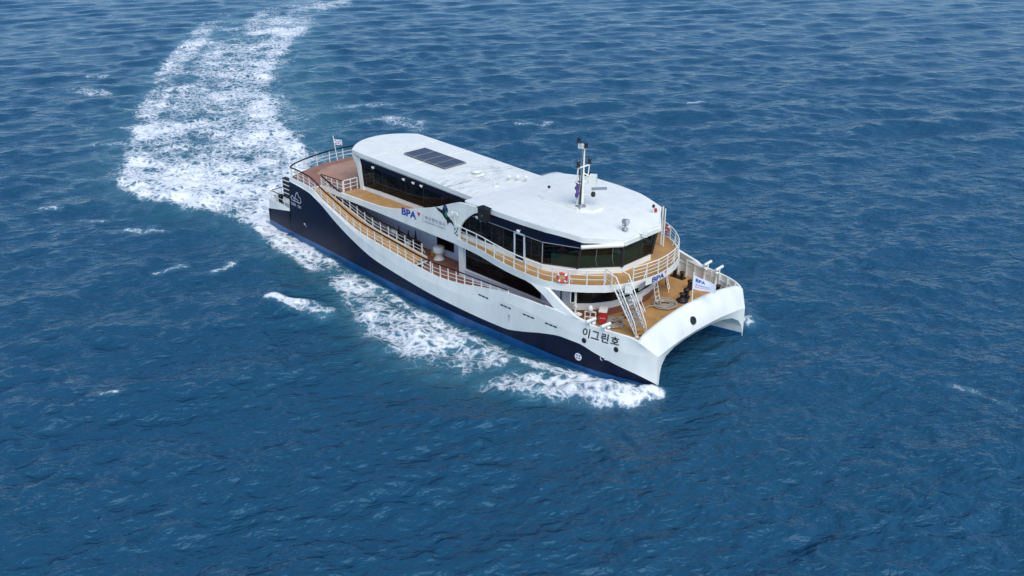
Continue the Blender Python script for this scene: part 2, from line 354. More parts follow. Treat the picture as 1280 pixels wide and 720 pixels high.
def sea_mat():
    m, t, b = new_mat('sea_water'); N = t.nodes.new; L = t.links.new
    tc = N('ShaderNodeTexCoord')
    def math_(op, a, bb=None, clamp=False):
        n = N('ShaderNodeMath'); n.operation = op; n.use_clamp = clamp
        for i, v in enumerate((a, bb)):
            if v is None: continue
            if isinstance(v, (int, float)): n.inputs[i].default_value = v
            else: L(v, n.inputs[i])
        return n.outputs[0]
    def noise(scale, detail, rough=.55, dist=0, mapping=None):
        n = N('ShaderNodeTexNoise'); n.inputs['Scale'].default_value = scale; n.inputs['Detail'].default_value = detail
        n.inputs['Roughness'].default_value = rough; n.inputs['Distortion'].default_value = dist
        if mapping is not None: L(mapping, n.inputs['Vector'])
        else: L(tc.outputs['Object'], n.inputs['Vector'])
        return n.outputs[0]
    mp = N('ShaderNodeMapping'); mp.vector_type = 'TEXTURE'; mp.inputs['Rotation'].default_value = (0, 0, YAW+.25); mp.inputs['Scale'].default_value = (.8, 1.5, 1)
    L(tc.outputs['Object'], mp.inputs['Vector'])
    # ripples
    r1 = noise(.75, 3, .52, .35, mp.outputs[0]); r2 = noise(2.6, 2.5, .55, .45, mp.outputs[0])
    r0 = noise(.30, 3, .55, .5, mp.outputs[0])
    rd = N('ShaderNodeTexNoise'); rd.noise_type = 'RIDGED_MULTIFRACTAL'; rd.inputs['Scale'].default_value = .62; rd.inputs['Detail'].default_value = 4; rd.inputs['Roughness'].default_value = .55; rd.inputs['Gain'].default_value = 1.2
    rd.inputs['Distortion'].default_value = .3; L(mp.outputs[0], rd.inputs['Vector'])
    hsum = math_('ADD', math_('ADD', math_('ADD', math_('MULTIPLY', r0, .85), math_('MULTIPLY', r1, .46)), math_('MULTIPLY', r2, .14)), math_('MULTIPLY', rd.outputs[0], .03))
    at = N('ShaderNodeAttribute'); at.attribute_name = 'foam'; fo = at.outputs['Fac']
    tt = N('ShaderNodeAttribute'); tt.attribute_name = 'teal'; te = tt.outputs['Fac']
    # foam pattern: torn lace
    vo = N('ShaderNodeTexVoronoi'); vo.feature = 'DISTANCE_TO_EDGE'; vo.inputs['Scale'].default_value = 1.25
    dn = N('ShaderNodeTexNoise'); dn.inputs['Scale'].default_value = .9; dn.inputs['Detail'].default_value = 5; L(tc.outputs['Object'], dn.inputs['Vector'])
    va = N('ShaderNodeVectorMath'); va.operation = 'MULTIPLY_ADD'; va.inputs[1].default_value = (1.7, 1.7, 1.7); L(dn.outputs['Color'], va.inputs[0]); L(tc.outputs['Object'], va.inputs[2])
    L(va.outputs[0], vo.inputs['Vector'])
    lace = math_('SUBTRACT', 1.0, math_('MULTIPLY', vo.outputs['Distance'], 2.4), True)
    fn = noise(1.9, 9, .70, 1.5); fn2 = noise(.55, 4, .6, .3)
    patt = math_('ADD', math_('ADD', math_('MULTIPLY', fn, .62), math_('MULTIPLY', lace, .24)), math_('MULTIPLY', fn2, .30))   # about .25..1.1
    patt = math_('ADD', math_('MULTIPLY', math_('SUBTRACT', patt, .60), 1.75), .60)
    fm = math_('SUBTRACT', math_('ADD', math_('MULTIPLY', fo, .84), patt), 1.18)
    fm = math_('MULTIPLY', fm, 2.7, True)
    fm = math_('MULTIPLY', fm, math_('MULTIPLY', fo, 6.0, True), True)
    # colours
    deep = N('ShaderNodeMix'); deep.data_type = 'RGBA'
    deep.inputs[6].default_value = (.014, .074, .140, 1); deep.inputs[7].default_value = (.024, .125, .160, 1)
    b.inputs['Specular Tint'].default_value = (.5, .8, 1, 1)
    L(math_('MULTIPLY', te, .8, True), deep.inputs[0])
    big = noise(.045, 3, .5)
    deep2 = N('ShaderNodeMix'); deep2.data_type = 'RGBA'; L(math_('MULTIPLY', big, .55), deep2.inputs[0]); L(deep.outputs[2], deep2.inputs[6]); deep2.inputs[7].default_value = (.015, .076, .120, 1)
    milk = N('ShaderNodeMix'); milk.data_type = 'RGBA'; L(math_('MULTIPLY', math_('MULTIPLY', fo, fn2), .75, True), milk.inputs[0]); L(deep2.outputs[2], milk.inputs[6]); milk.inputs[7].default_value = (.16, .34, .40, 1)
    L(milk.outputs[2], b.inputs['Base Color'])
    b.inputs['Roughness'].default_value = .19; b.inputs['IOR'].default_value = 1.333
    bp = N('ShaderNodeBump'); bp.inputs['Strength'].default_value = 1.0; bp.inputs['Distance'].default_value = 1.0
    L(hsum, bp.inputs['Height']); L(bp.outputs[0], b.inputs['Normal'])
    fd = N('ShaderNodeBsdfPrincipled'); fd.inputs['Base Color'].default_value = (.90, .92, .91, 1); fd.inputs['Roughness'].default_value = .85; fd.inputs['Specular IOR Level'].default_value = .15
    fd.inputs['Subsurface Weight'].default_value = 0
    fb = N('ShaderNodeBump'); fb.inputs['Strength'].default_value = .6; fb.inputs['Distance'].default_value = .22
    L(math_('ADD', fn, math_('MULTIPLY', fm, .4)), fb.inputs['Height']); L(fb.outputs[0], fd.inputs['Normal'])
    ms = N('ShaderNodeMixShader'); L(fm, ms.inputs[0]); L(b.outputs[0], ms.inputs[1]); L(fd.outputs[0], ms.inputs[2])
    L(ms.outputs[0], t.nodes['Material Output'].inputs[0])
    return m
M['sea'] = sea_mat()
sea, foam = make_sea()
tag(sea, 'deep blue choppy open sea filling the whole view', 'sea', kind='structure')
tag(foam, 'white churned wake foam trailing behind and beside the ferry', 'foam', kind='stuff')

# ------------------------------------------------------------------ ferry
ROOT = empty('catamaran_ferry')
tag(ROOT, 'white and navy twin-hulled passenger ferry with curved white roof, under way on the blue sea', 'ferry')

# --- hull lines
ywl = pch([-22.4,-18,-13,-8,-2,4,10,15,17,18.5,19.7,20.6,21.16], [6.45,6.75,6.95,7.25,7.5,7.6,7.4,7.15,6.9,6.5,5.95,5.4,4.95])
ysh = pch([-22.4,-18.6,-13,-5,3,10,15,17,18.5,20.27], [6.2,6.25,6.6,7.0,7.1,7.05,6.85,6.62,6.38,5.86])
zsh = pch([-18.5,-17.2,-15,-13.2,-10.5,-7.7,-5,-2.3,0.5,2,4.5,6.8,9.5,12.2,14.5,16.9,18.5,19.5,20.27], [5.3,5.3,5.2,4.62,3.9,3.25,2.98,2.75,2.5,2.45,2.65,3.08,3.52,3.62,3.58,3.40,3.38,3.33,3.09])
znv = pch([-18.5,-17.4,-15.2,-13.4,-11,-8.6,-5.4,-2.4,2.3,7,9.5,11.2,13,14.8,16,17.3,18.5,20,20.6,21.16], [5.0,4.98,4.85,4.35,3.3,2.42,1.58,1.25,.90,.80,.85,1.2,1.7,2.02,2.02,1.72,1.35,.84,.52,.12])
zbt = pch([-22.4,-10,0,12,18,19.6,21.16], [.45,.47,.48,.48,.45,.32,.0])
zkn = pch([-18.5,-13,-7,0,7,10,13.8,17.2,19.5,21.07], [5.15,4.48,2.85,1.85,2.0,2.9,2.75,2.55,2.25,2.17])
ykn = pch([-18.5,-13,-5,3,10,15,17,18.5,19.7,20.6,21.07], [6.3,6.7,7.1,7.25,7.2,7.0,6.8,6.5,6.1,5.52,5.04])
def ynav(x): return np.minimum(ywl(x), ykn(x)+.1)*.6+ykn(np.minimum(x, 21.07))*.4
def hull_y(x, z):
    zs = [-1.2, 0, float(znv(x)), float(zkn(x)), float(zsh(x))]; ys = [float(ywl(x)), float(ywl(x)), float(ynav(x)), float(ykn(x)), float(ysh(x))]
    return float(np.interp(z, zs, ys))
def zdeck(x):
    return np.where(x > 13, 2.2, np.where(x > -1.2, 1.9, np.maximum(1.9, zsh(x)-.12)))
h = MB()
T1 = np.linspace(0, 1, 130)
def row(xend, fy, fz, sg, x0=-18.5):
    x = x0+(xend-x0)*T1; return np.stack([x, sg*fy(x), fz(x)], 1)
for sg in (-1, 1):
    kl = row(21.16, lambda x: ywl(x)-.5*(x < 20)*0-.02, lambda x: -1.2+0*x, sg); w0 = row(21.16, ywl, lambda x: -.1+0*x, sg)
    bt = row(21.16, ywl, zbt, sg); nv = row(21.15, ynav, znv, sg); kn = row(21.07, ykn, zkn, sg); sh = row(20.27, ysh, zsh, sg)
    mid1 = (bt+nv)/2; mid2 = (kn+sh)/2
    h.grid([kl, w0, bt], 2); h.grid([bt, mid1, nv], 1); h.grid([nv, kn], 0); h.grid([kn, mid2, sh], 0)
    inn = sh.copy(); inn[:, 1] -= sg*.15; h.grid([sh, inn], 0, False)
    dk = inn.copy(); dk[:, 2] = zdeck(dk[:, 0]); h.grid([inn, dk], 0)
    # low stern part
    xs = np.linspace(-22.4, -18.5, 12); zs_ = np.interp(xs, [-22.4, -18.5], [2.45, 2.32]); zn_ = np.interp(xs, [-22.4, -18.5], [1.5, 2.28])
    rows = [np.stack([xs, sg*(ywl(xs)), z], 1) for z in (xs*0-1.2, xs*0-.1, zbt(xs))]
    r4 = np.stack([xs, sg*(ywl(xs)-.1), zn_], 1); r5 = np.stack([xs, sg*(ysh(xs)+.12), zs_], 1)
    h.grid(rows, 2); h.grid([rows[2], r4], 1); h.grid([r4, r5], 0); r6 = r5.copy(); r6[:, 1] -= sg*.12; r7 = r6.copy(); r7[:, 2] = 2.0
    h.grid([r5, r6], 0, False); h.grid([r6, r7], 0)
    # transom and step bulkhead
    y1, y2 = sg*2.6, sg*6.45
    h.add([(-22.4, y1, -1.2), (-22.4, y2, -1.2), (-22.4, y2, 1.5), (-22.4, y1, 1.5)], [(0, 1, 2, 3)], 1)
    h.add([(-22.4, y1, 1.5), (-22.4, sg*6.37, 1.5), (-22.4, sg*6.32, 2.0), (-22.4, y1, 2.0)], [(0, 1, 2, 3)], 0)
    st = [(-18.5, sg*hull_y(-18.5, z), z) for z in (2.2, 3.2, 4.2, 5.0)]; st2 = [(-18.5, sg*4.9, z) for z in (2.2, 3.2, 4.2, 5.0)]
    h.grid([st, st2], 1, False)
# tunnel and bow arch
A = [(0,20.59,1.99),(1.5,20.63,1.97),(2.8,20.70,1.88),(3.85,20.84,1.70),(4.5,21.0,1.32),(4.78,21.1,.85),(4.88,21.15,.3),(4.9,21.16,-1.2)]
YM = [0,1.3,2.0,2.3,2.45,2.5,2.5,2.55]
def Kp(u): return (20.87+.2*u*u, 5.04*u, 2.39-.22*u*u)
def Tp(u): return (20.08+.19*u*u, 5.86*u, 3.9-.59*abs(u)**2.1-.22*max(0, (abs(u)-.88)/.12)**2)
KS = [Kp(0), Kp(.32), Kp(.6), Kp(.8), Kp(.93), Kp(1.0), (21.14,4.98,.6), (21.16,4.96,-1.2)]
for sg in (-1, 1):
    TT = np.linspace(0, 1, 40)**.7
    rows = []
    for (y, x, z), ym in zip(A, YM):
        xx = -22.4+(x+22.4)*TT; wq = np.clip((xx-6)/(x-6), 0, 1)**1.6
        rows.append(np.stack([xx, sg*(ym+(y-ym)*wq), z+0*xx], 1))
    for i in range(len(rows)-1): h.grid([rows[i], rows[i+1]], 2 if i >= 6 else 0)
    h.grid([[(x, sg*y, z) for (y, x, z) in A], [(x, sg*y, z) for (x, y, z) in KS]], 0)
hull = h.build('hull', ['white', 'navy', 'blue'], ROOT)
# --- bow beam
bb = MB(); U = np.linspace(-1, 1, 61); rows = []
for v in np.linspace(0, 1, 9):
    r_ = []
    for u in U:
        k = np.array(Kp(u)); t = np.array(Tp(u)); p = k+(t-k)*v; b_ = .16*math.sin(math.pi*v)*(1-u*u)
        r_.append(p+np.array([b_*.85, 0, b_*.5]))
    rows.append(r_)
Tt = np.array([Tp(u) for u in U])
rows2 = [Tt, Tt+[-.05, 0, .035], Tt+[-.14, 0, .05], Tt+[-.26, 0, .04], Tt+[-.31, 0, 0]]
inner = Tt+[-.31, 0, 0]; inner[:, 1] *= .975; base = inner.copy(); base[:, 2] = 2.2
bb.grid(rows); bb.grid(rows2); bb.grid([rows2[-1], inner, base])
beam = bb.build('bow_beam', ['white'], ROOT)

# --- decks
def deck(name, poly, z, th, mt, mside='white', zf=None):
    mb = MB(); mb.prism(poly, z-th, z, 1, 0, 1); return mb.build(name, [mt, mside], ROOT)
def sym(half): return [(x, -y) for x, y in half]+[(x, y) for x, y in half[::-1]]
xs = np.linspace(12.9, 20.0, 20)
deck('bow_deck', sym([(x, float(ysh(x))-.16) for x in xs]), 2.2, .2, 'tan')
xs = np.linspace(-1.3, 12.9, 20)
deck('main_deck', sym([(-14.5, 5.2)]+[(-1.31, 5.2)]+[(x, float(ysh(x))-.16) for x in xs]), 1.9, .2, 'redbrown')
deck('stern_platform', sym([(-22.38, 6.2), (-18.3, 6.25)]), 2.0, .2, 'tan')
aft = [(-20.35, 0), (-20.3, 1.3), (-20.05, 2.8), (-19.6, 4.3), (-19.1, 5.5), (-18.6, 6.15)]
sternpoly = sym(aft[1:]+[(-17, 6.35), (-15.2, 6.33), (-15.0, 5.3), (-12.05, 5.25)])
deck('stern_deck', sternpoly, 5.2, .28, 'brown')
deck('side_deck', sym([(-12.05, 5.25), (3.5, 5.25)]), 5.196, .26, 'tan')
mb = MB(); mb.add([(x, y, 5.206) for x, y in sym([(-19.3, 1.2), (-18.9, 2.6), (-18.2, 3.6), (-16.8, 4.0), (-15.6, 3.6), (-14.6, 3.0), (-12.3, 2.9)])], [tuple(range(14))]); mb.build('deck_inlay', 'inlay', ROOT)
# sloping walkways from the main deck up to the stern deck
for sg in (-1, 1):
    mb = MB(); xs = np.linspace(-15.1, -1.0, 40)
    zz = np.clip(zsh(xs)-.12, 1.9, 5.19)
    a = [(x, sg*(float(ysh(x))-.16), z) for x, z in zip(xs, zz)]; b = [(x, sg*5.3, z) for x, z in zip(xs, zz)]
    mb.grid([a, b], 0); c = [(x, sg*5.3, z-.30) for x, z in zip(xs, zz)]; mb.grid([b, c], 1)
    e = [(x, sg*(float(ysh(x))-.16), z-.30) for x, z in zip(xs, zz)]; mb.grid([c, e], 1)
    cl = [(x, sg*5.3, z+.13) for x, z in zip(xs, zz)]; cl2 = [(x, sg*5.36, z+.13) for x, z in zip(xs, zz)]; b2 = [(x, sg*5.36, z) for x, z in zip(xs, zz)]
    mb.grid([b, cl, cl2, b2], 1, False)
    mb.build('sloping_walkway', ['tan', 'white'], ROOT)
    # kerb board along the sheer
# --- bridge walkway
rg = pch([2.6,5,7.2,9.4,11,12.45], [5.42,5.62,6.05,6.38,6.46,6.42])
half = [(x, float(rg(x))) for x in np.linspace(2.6, 12.45, 14)]
arc = [(12.45,6.42),(13.4,6.1),(14.25,5.62),(15.1,4.95),(15.85,4.2),(16.45,3.35),(16.85,2.4),(17.1,1.3),(17.22,0)]
half += arc[1:-1]; ring = sym(half[:])
ring_outline = [(x, -y) for x, y in half]+[(17.22, 0)]+[(x, y) for x, y in half[::-1]]
mb = MB(); n = len(ring_outline)
mb.add([(x, y, 5.1) for x, y in ring_outline], [tuple(range(n))], 0)
cx = lambda p, k: (p[0]-(.05 if p[0] > 12.4 else 0)*k, p[1]*(1-.012*k))
o1 = [(x, y, 4.66) for x, y in ring_outline]; o2 = [(x, y, 5.17) for x, y in ring_outline]
o3 = [(*cx(p, 1), 5.17) for p in ring_outline]; o4 = [(*cx(p, 1), 5.1) for p in ring_outline]
mb.grid([o1, o2], 1); mb.grid([o2, o3, o4], 1, False)
mb.add([(x, y, 4.66) for x, y in ring_outline], [tuple(range(n))[::-1]], 1)
walk = mb.build('bridge_walkway', ['tan', 'white'], ROOT)
# diagonal struts between walkway and hull side
for sg in (-1, 1):
    e2 = [(11.9,4.70),(12.75,4.69),(12.98,4.60),(14.4,4.06),(15.7,3.67),(16.9,3.38)]
    e1 = [(14.6,3.50),(13.95,3.60),(13.5,3.80),(12.6,4.20),(11.4,4.58),(10.4,4.70)]
    mb = MB(); mb.sheet(e2+e1, sg*6.5, .22, 0, mapy=lambda x, z: 6.44+(4.7-z)*.36*min(1, max(0, (16.9-x)/1.2)*.9+.1) if z < 4.7 else 6.44)
    mb.build('diagonal_strut', ['white'], ROOT)

# --- lower cabin
lc = [(-17.5,3.1),(2.2,3.1),(2.2,4.85),(12.9,4.9),(13.6,4.5),(14.4,3.7),(15.1,2.5),(15.45,1.2),(15.55,0)]
pl = [(x, -y) for x, y in lc]+[(x, y) for x, y in lc[:-1][::-1]]
mb = MB(); mb.prism(pl, 1.85, 4.83, 0)
cabin = mb.build('lower_cabin', ['bluegrey'], ROOT)
def band(pts, z0, z1, off=.03, n=None):
    """window strip following plan points, set off outward"""
    P = [Vector((x, y)) for x, y in pts]; A_ = []; B_ = []
    for i, p in enumerate(P):
        t = (P[min(i+1, len(P)-1)]-P[max(i-1, 0)]).normalized(); nn = Vector((t.y, -t.x))*off
        A_.append((p.x+nn.x, p.y+nn.y, z0)); B_.append((p.x+nn.x, p.y+nn.y, z1))
    return A_, B_
for sg in (-1, 1):
    mb = MB(); mb.box((7.7, sg*4.86, 3.7), (9.4, .06, 2.0)); mb.build('window', 'glass', cabin)
    mb = MB(); mb.box((2.55, sg*4.92, 3.35), (.5, .12, 2.8)); mb.build('window_frame', 'white', cabin)
    mb = MB(); mb.box((-1.35, sg*3.12, 3.25), (2.0, .06, 1.5)); mb.build('window', 'glass', cabin)
    mb = MB(); mb.box((7.7, sg*4.93, 2.62), (9.6, .1, .10)); mb.build('window_sill', 'white', cabin)
fp = [(12.6,-4.9),(13.6,-4.5),(14.4,-3.7),(15.1,-2.5),(15.45,-1.2),(15.55,0),(15.45,1.2),(15.1,2.5),(14.4,3.7),(13.6,4.5),(12.6,4.9)]
a, b = band(fp, 3.25, 4.62, .04); mb = MB(); mb.grid([a, b], 0, False); mb.build('front_window', 'glass', cabin)
a, b = band(fp, 2.75, 3.2, .06); a2, b2 = band(fp, 3.2, 3.2, 0); mb = MB(); mb.grid([a, b, a2], 0, False); mb.build('front_sill', 'white', cabin)
mb = MB(); a, b = band(fp, 2.2, 2.72, .03); mb.grid([a, b], 0, False); mb.build('front_plinth', 'redbrown', cabin)

# --- superstructure side skins with the swoosh
zt = pch([-15,-11.5,-9,-7,-5.5,-4,-2,.4,2.0,3.0,5.5], [5.23,5.25,5.28,5.34,5.50,5.80,6.33,7.08,7.72,8.02,8.1])
def skin_y(x, z): return 5.42-.055*(z-4.84)
for sg in (-1, 1):
    top = [(x, float(zt(x))) for x in np.linspace(-15, 5.2, 60)]
    low = [(5.6,7.86),(5.0,7.78),(4.4,7.55),(3.9,7.2),(3.4,6.75),(3.05,6.3),(2.9,5.8),(2.9,5.0),(2.9,4.70),(-15,4.86)]
    mb = MB(); mb.sheet(top+low, sg*5.4, .16, 0, mapy=skin_y)
    mb.build('side_fairing', 'white', ROOT)

# --- roofs
def roof(name, xs, hw, zc, th, camber=.12, nose=None, dip=0):
    mb = MB(); us = np.linspace(-1, 1, 41); rows = []
    for x in xs:
        w_ = float(hw(x)); z = float(zc(x)); rows.append([(x+(nose(u) if nose else 0)*((x-xs[-1])/(xs[0]-xs[-1]))**2, u*w_, z+camber*(1-u*u)-dip*max(0, 1-(u*w_/1.5)**4)) for u in us])
    mb.grid(rows, 0)
    low = [[(p[0], p[1], p[2]-th) for p in r] for r in rows]
    mb.grid(low, 1)
    mb.grid([[r[0] for r in rows], [r[0] for r in low]], 1, True); mb.grid([[r[-1] for r in rows], [r[-1] for r in low]], 1, True)
    mb.grid([rows[0], low[0]], 1); mb.grid([rows[-1], low[-1]], 1)
    return mb.build(name, ['roof', 'white'], ROOT)
rear = roof('saloon_roof', np.linspace(-12.5, 3.4, 40), pch([-12.5,-11,2.7,3.4], [3.6,3.68,3.72,3.75]), pch([-12.5,-8,-3,2.7,3.4], [8.54,8.38,8.2,7.97,7.95]), .34, .10,
            nose=lambda u: -1.75*(1-abs(u)**2.2))
front = roof('bridge_roof', np.concatenate([np.linspace(2.75, 13.95, 40), [14.4, 15.0, 15.45]]), lambda x: np.interp(x, [2.75,3.1,5,7,9.2,11.4,13.95,15.45], [4.6,4.95,5.22,5.38,5.32,5.08,4.3,1.98]),
             pch([2.75,4,7,11.4,13.95,15.45], [8.0,8.15,8.36,8.28,8.03,7.66]), .36, .02, dip=.05)
mb = MB(); zz_ = [8.36,8.36,8.33,8.30,8.30,8.33]; mb.prism([(6.6,-.9),(7.4,-1.15),(10.6,-1.15),(11.6,-.5),(11.6,.5),(10.6,1.15),(7.4,1.15),(6.6,.9)], 8.2, [8.47,8.48,8.44,8.40,8.40,8.44,8.48,8.47], 0); mb.build('mast_platform', 'roof', ROOT)
for x in (-9.8,-5.9,-2.0): 
    mb = MB(); z = 8.54-(x+12.5)*.038; mb.tube([(x, y, z+.105*(1-(y/3.65)**2)+.006) for y in np.linspace(-3.55, 3.55, 15)], .022, n=4); mb.build('roof_seam', 'white', ROOT)
# --- saloon (aft upper cabin)
mb = MB(); sp = [(-11.9, 3.42), (4.2, 3.42)]; mb.prism(sym(sp), 5.2, [8.1,7.9,7.9,8.1], 0)
saloon = mb.build('saloon', 'white', ROOT)
for sg in (-1, 1):
    P = [(-11.35,5.55),(-9.0,5.62),(-5,5.62),(3.0,5.7),(3.0,7.35),(-3,7.58),(-8,7.75),(-11.55,7.86)]
    mb = MB(); mb.sheet(P, sg*3.46, .035); w_ = mb.build('window', 'glass', saloon)
    for x in (-8.6, -5.6, -3.4, -1.2, .8):
        mb = MB(); mb.box((x, sg*3.47, 6.6), (.05, .03, 2.0)); mb.build('mullion', 'dark', w_)
    P = [(-11.5,7.50),(-8,7.38),(-3,7.22),(3.0,7.0),(3.0,7.4),(-3,7.63),(-8,7.80),(-11.6,7.92)]
    mb = MB(); mb.sheet(P, sg*3.50, .05); mb.build('window_visor', 'navy', saloon)
    P = [(-12.75,8.2),(-12.3,8.2),(-11.75,7.9),(-11.6,7.2),(-11.4,6.2),(-11.3,5.2),(-11.75,5.2),(-11.85,6.2),(-12.05,7.2)]
    mb = MB(); mb.sheet(P, sg*3.56, .2); mb.build('corner_pillar', 'white', saloon)
mb = MB(); mb.box((-11.92, 0, 6.7), (.05, 5.6, 2.4)); mb.build('aft_window', 'glass', saloon)

# --- wheelhouse
bot = [(2.6,5.05),(11.0,5.08),(13.25,4.0),(15.2,1.63)]; top_ = [(2.6,5.0),(11.1,5.16),(13.65,4.15),(15.38,1.85)]
wh = MB(); bp_ = [(x, -y) for x, y in bot]+[(x, y) for x, y in bot[::-1]]; tp_ = [(x, -y) for x, y in top_]+[(x, y) for x, y in top_[::-1]]
n = len(bp_)
wh.grid([[(x, y, 5.1) for x, y in bp_]+[(*bp_[0], 5.1)], [(x, y, 5.56) for x, y in bp_]+[(*bp_[0], 5.56)]], 0, False)
wh.add([(x, y, 5.13) for x, y in bp_], [tuple(range(n))], 1)
wheel = wh.build('wheelhouse', ['white', 'dark'], ROOT)
wi = MB()   # dark inner lining: aft partition, ceiling, console
wi.box((10.4, 0, 6.5), (.12, 9.9, 2.7), 0); wi.add([(x, y, 7.62) for x, y in tp_], [tuple(range(n))], 0)
wi.build('interior_lining', 'dark', wheel)
co = MB()
cpl = [(11.3,4.5),(12.9,3.7),(14.6,1.55)]; cpo = [(11.2,3.9),(12.3,3.2),(13.8,1.3)]
for s2 in (-1, 1):
    P = [(x, s2*y) for x, y in cpl]+[(x, s2*y) for x, y in cpo[::-1]]; co.prism(P, 5.13, 6.25, 0)
co.prism([(14.6,-1.55),(14.6,1.55),(13.8,1.3),(13.8,-1.3)], 5.13, 6.27, 0)
co.build('bridge_console', 'teal', wheel)
def facet(a0, a1, t0, t1, z0, z1, off=.0, ins=0):
    """quad between bottom points a0,a1 and top points t0,t1"""
    a0, a1, t0, t1 = [np.array(q, float) for q in (a0, a1, t0, t1)]
    def lerp(f, g):
        b_ = a0+(a1-a0)*f; t_ = t0+(t1-t0)*f; p = b_+(t_-b_)*g; return (p[0], p[1], z0+(z1-z0)*g)
    return lerp
ZB, ZT, ZN = 5.56, 7.22, 7.72
for sg in (-1, 1):
    B = [(x, sg*y) for x, y in bot]; T = [(x, sg*y) for x, y in top_]
    # aft side windows (black) up to x~11, then clear panes
    f = facet(B[0], B[1], T[0], T[1], ZB, ZT)
    mb = MB(); mb.add([f(0, 0), f(1, 0), f(1, 1), f(0, 1)], [(0, 1, 2, 3)]); g = mb.build('side_window', 'glass', wheel)
    for q in (.13, .27, .41, .55, .88):
        mb = MB(); mb.tube([Vector(f(q, 0))+Vector((0, sg*.02, 0)), Vector(f(q, 1))+Vector((0, sg*.02, 0))], .03, n=4); mb.build('mullion', 'dark', g)
    f1 = facet(B[1], B[2], T[1], T[2], ZB, ZT); mb = MB(); mb.add([f1(0, 0), f1(1, 0), f1(1, 1), f1(0, 1)], [(0, 1, 2, 3)]); mb.build('bridge_window', 'clear', wheel)
    f2 = facet(B[2], B[3], T[2], T[3], ZB, ZT); mb = MB(); mb.add([f2(0, 0), f2(1, 0), f2(1, 1), f2(0, 1)], [(0, 1, 2, 3)]); mb.build('bridge_window', 'clear', wheel)
    for ff, q, r_ in ((f1, 0, .045), (f1, 1, .10), (f2, 1, .12)):
        mb = MB(); mb.tube([ff(q, 0), ff(q, 1)], r_, n=6); mb.build('window_post', 'grey' if r_ < .05 else 'dark', wheel)
    mb = MB()
    for ff in (f1, f2): mb.tube([ff(0, .03), ff(1, .03)], .055, n=4)
    mb.build('window_gasket', 'dark', wheel)
    for q in (.38, .76):
        mb = MB(); o_ = Vector((.06, sg*.05, 0)); mb.tube([Vector(f2(q, 1))+o_, Vector(f2(q, .42))+o_], .022, n=4); mb.tube([Vector(f2(q, .42))+o_, Vector(f2(q+.05, .12))+o_], .014, n=4); mb.build('window_wiper', 'grey', wheel)
    # navy band below the roof
    mb = MB(); C3 = [np.array(q) for q in T]
    P0 = [(c[0]+(.03 if i > 1 else 0), c[1]+sg*.03, ZT-.02) for i, c in enumerate(C3)]; P1 = [(c[0]+(.06 if i > 1 else 0), c[1]+sg*.06, ZN+.2) for i, c in enumerate(C3)]
    mb.grid([P0[:3], P1[:3]], 0, False); mb.build('navy_band', 'navy', wheel)
    mb = MB(); mb.tube([P0[0], P0[1]], .035, n=4); mb.tube([P0[1], P0[2]], .035, n=4); mb.build('drip_rail', 'grey', wheel)
    # awning tube over the angled front pane
    mb = MB(); a_ = Vector((T[2][0]+.12, T[2][1]+sg*.14, 7.34)); b_ = Vector((T[3][0]+.14, T[3][1]+sg*.14, 7.34)); mb.tube([a_, b_], .15, n=10); mb.build('awning_roll', 'white', wheel)
    # door
    mb = MB(); y_ = sg*5.13
    for x in (8.42, 9.36): mb.box((x, y_, 6.18), (.12, .1, 2.04))
    mb.box((8.89, y_, 7.2), (1.06, .1, .12)); mb.box((8.89, y_, 5.2), (1.06, .1, .14))
    mb.box((8.89, y_-sg*.02, 5.45), (.86, .06, .45), 1)
    dr = mb.build('door', ['bluegrey', 'navy'], wheel)
    mb = MB(); mb.box((8.89, y_-sg*.01, 6.4), (.8, .05, 1.46)); mb.build('pane', 'glass', dr)
f3 = facet((15.2, -1.63), (15.2, 1.63), (15.38, -1.85), (15.38, 1.85), ZB, ZT)
mb = MB(); mb.add([f3(0, 0), f3(1, 0), f3(1, 1), f3(0, 1)], [(0, 1, 2, 3)]); mb.build('bridge_window', 'clear', wheel)
mb = MB(); mb.tube([f3(0, .03), f3(1, .03)], .055, n=4); mb.build('window_gasket', 'dark', wheel)
mb = MB(); mb.tube([f3(.55, 0), f3(.55, 1)], .04, n=4); mb.build('window_post', 'dark', wheel)
mb = MB(); mb.box((15.47, 0, 7.36), (.16, 3.7, .3)); mb.build('front_fascia', 'white', wheel)

# --- roof equipment
def lerp3(a, b, t): return tuple(np.array(a)*(1-t)+np.array(b)*t)
sp = empty('solar_panel', (0, 0, 0), ROOT)
zr = lambda x: 8.38+(x+8)*(-.036)+.10
for k in range(4):
    x0 = -8.35+k*1.29; x1 = x0+1.25
    mb = MB(); P = [(x0,-1.3),(x1,-1.3),(x1,.95),(x0,.95)]
    mb.add([(x, y, zr(x)+.13) for x, y in P], [(0, 1, 2, 3)]); mb.build('cell_panel', 'solar', sp)
    mb = MB()
    for (a, b) in zip(P, P[1:]+P[:1]): mb.tube([(a[0], a[1], zr(a[0])+.12), (b[0], b[1], zr(b[0])+.12)], .03, n=4)
    for q in P: mb.box((q[0], q[1], zr(q[0])+.04), (.06, .06, .16))
    mb.build('frame', 'grey', sp)
def vent(x, y, z, r, hgt, name='roof_vent'):
    mb = MB(); mb.lathe([(0, 0), (r*.6, 0), (r*.6, hgt*.6), (r, hgt*.65), (r*.95, hgt*.85), (r*.4, hgt), (0, hgt)], (x, y, z), n=12); return mb.build(name, 'white', ROOT)
vent(-.8, -.15, 8.15, .42, .4)
mb = MB(); mb.box((-.8,-.15,8.2), (.9,.9,.14)); mb.build('vent_base', 'white', ROOT)
for x, y in ((1.9, .8), (2.4, 1.25), (2.95, 1.6)): vent(x, y, 8.0, .15, .55)
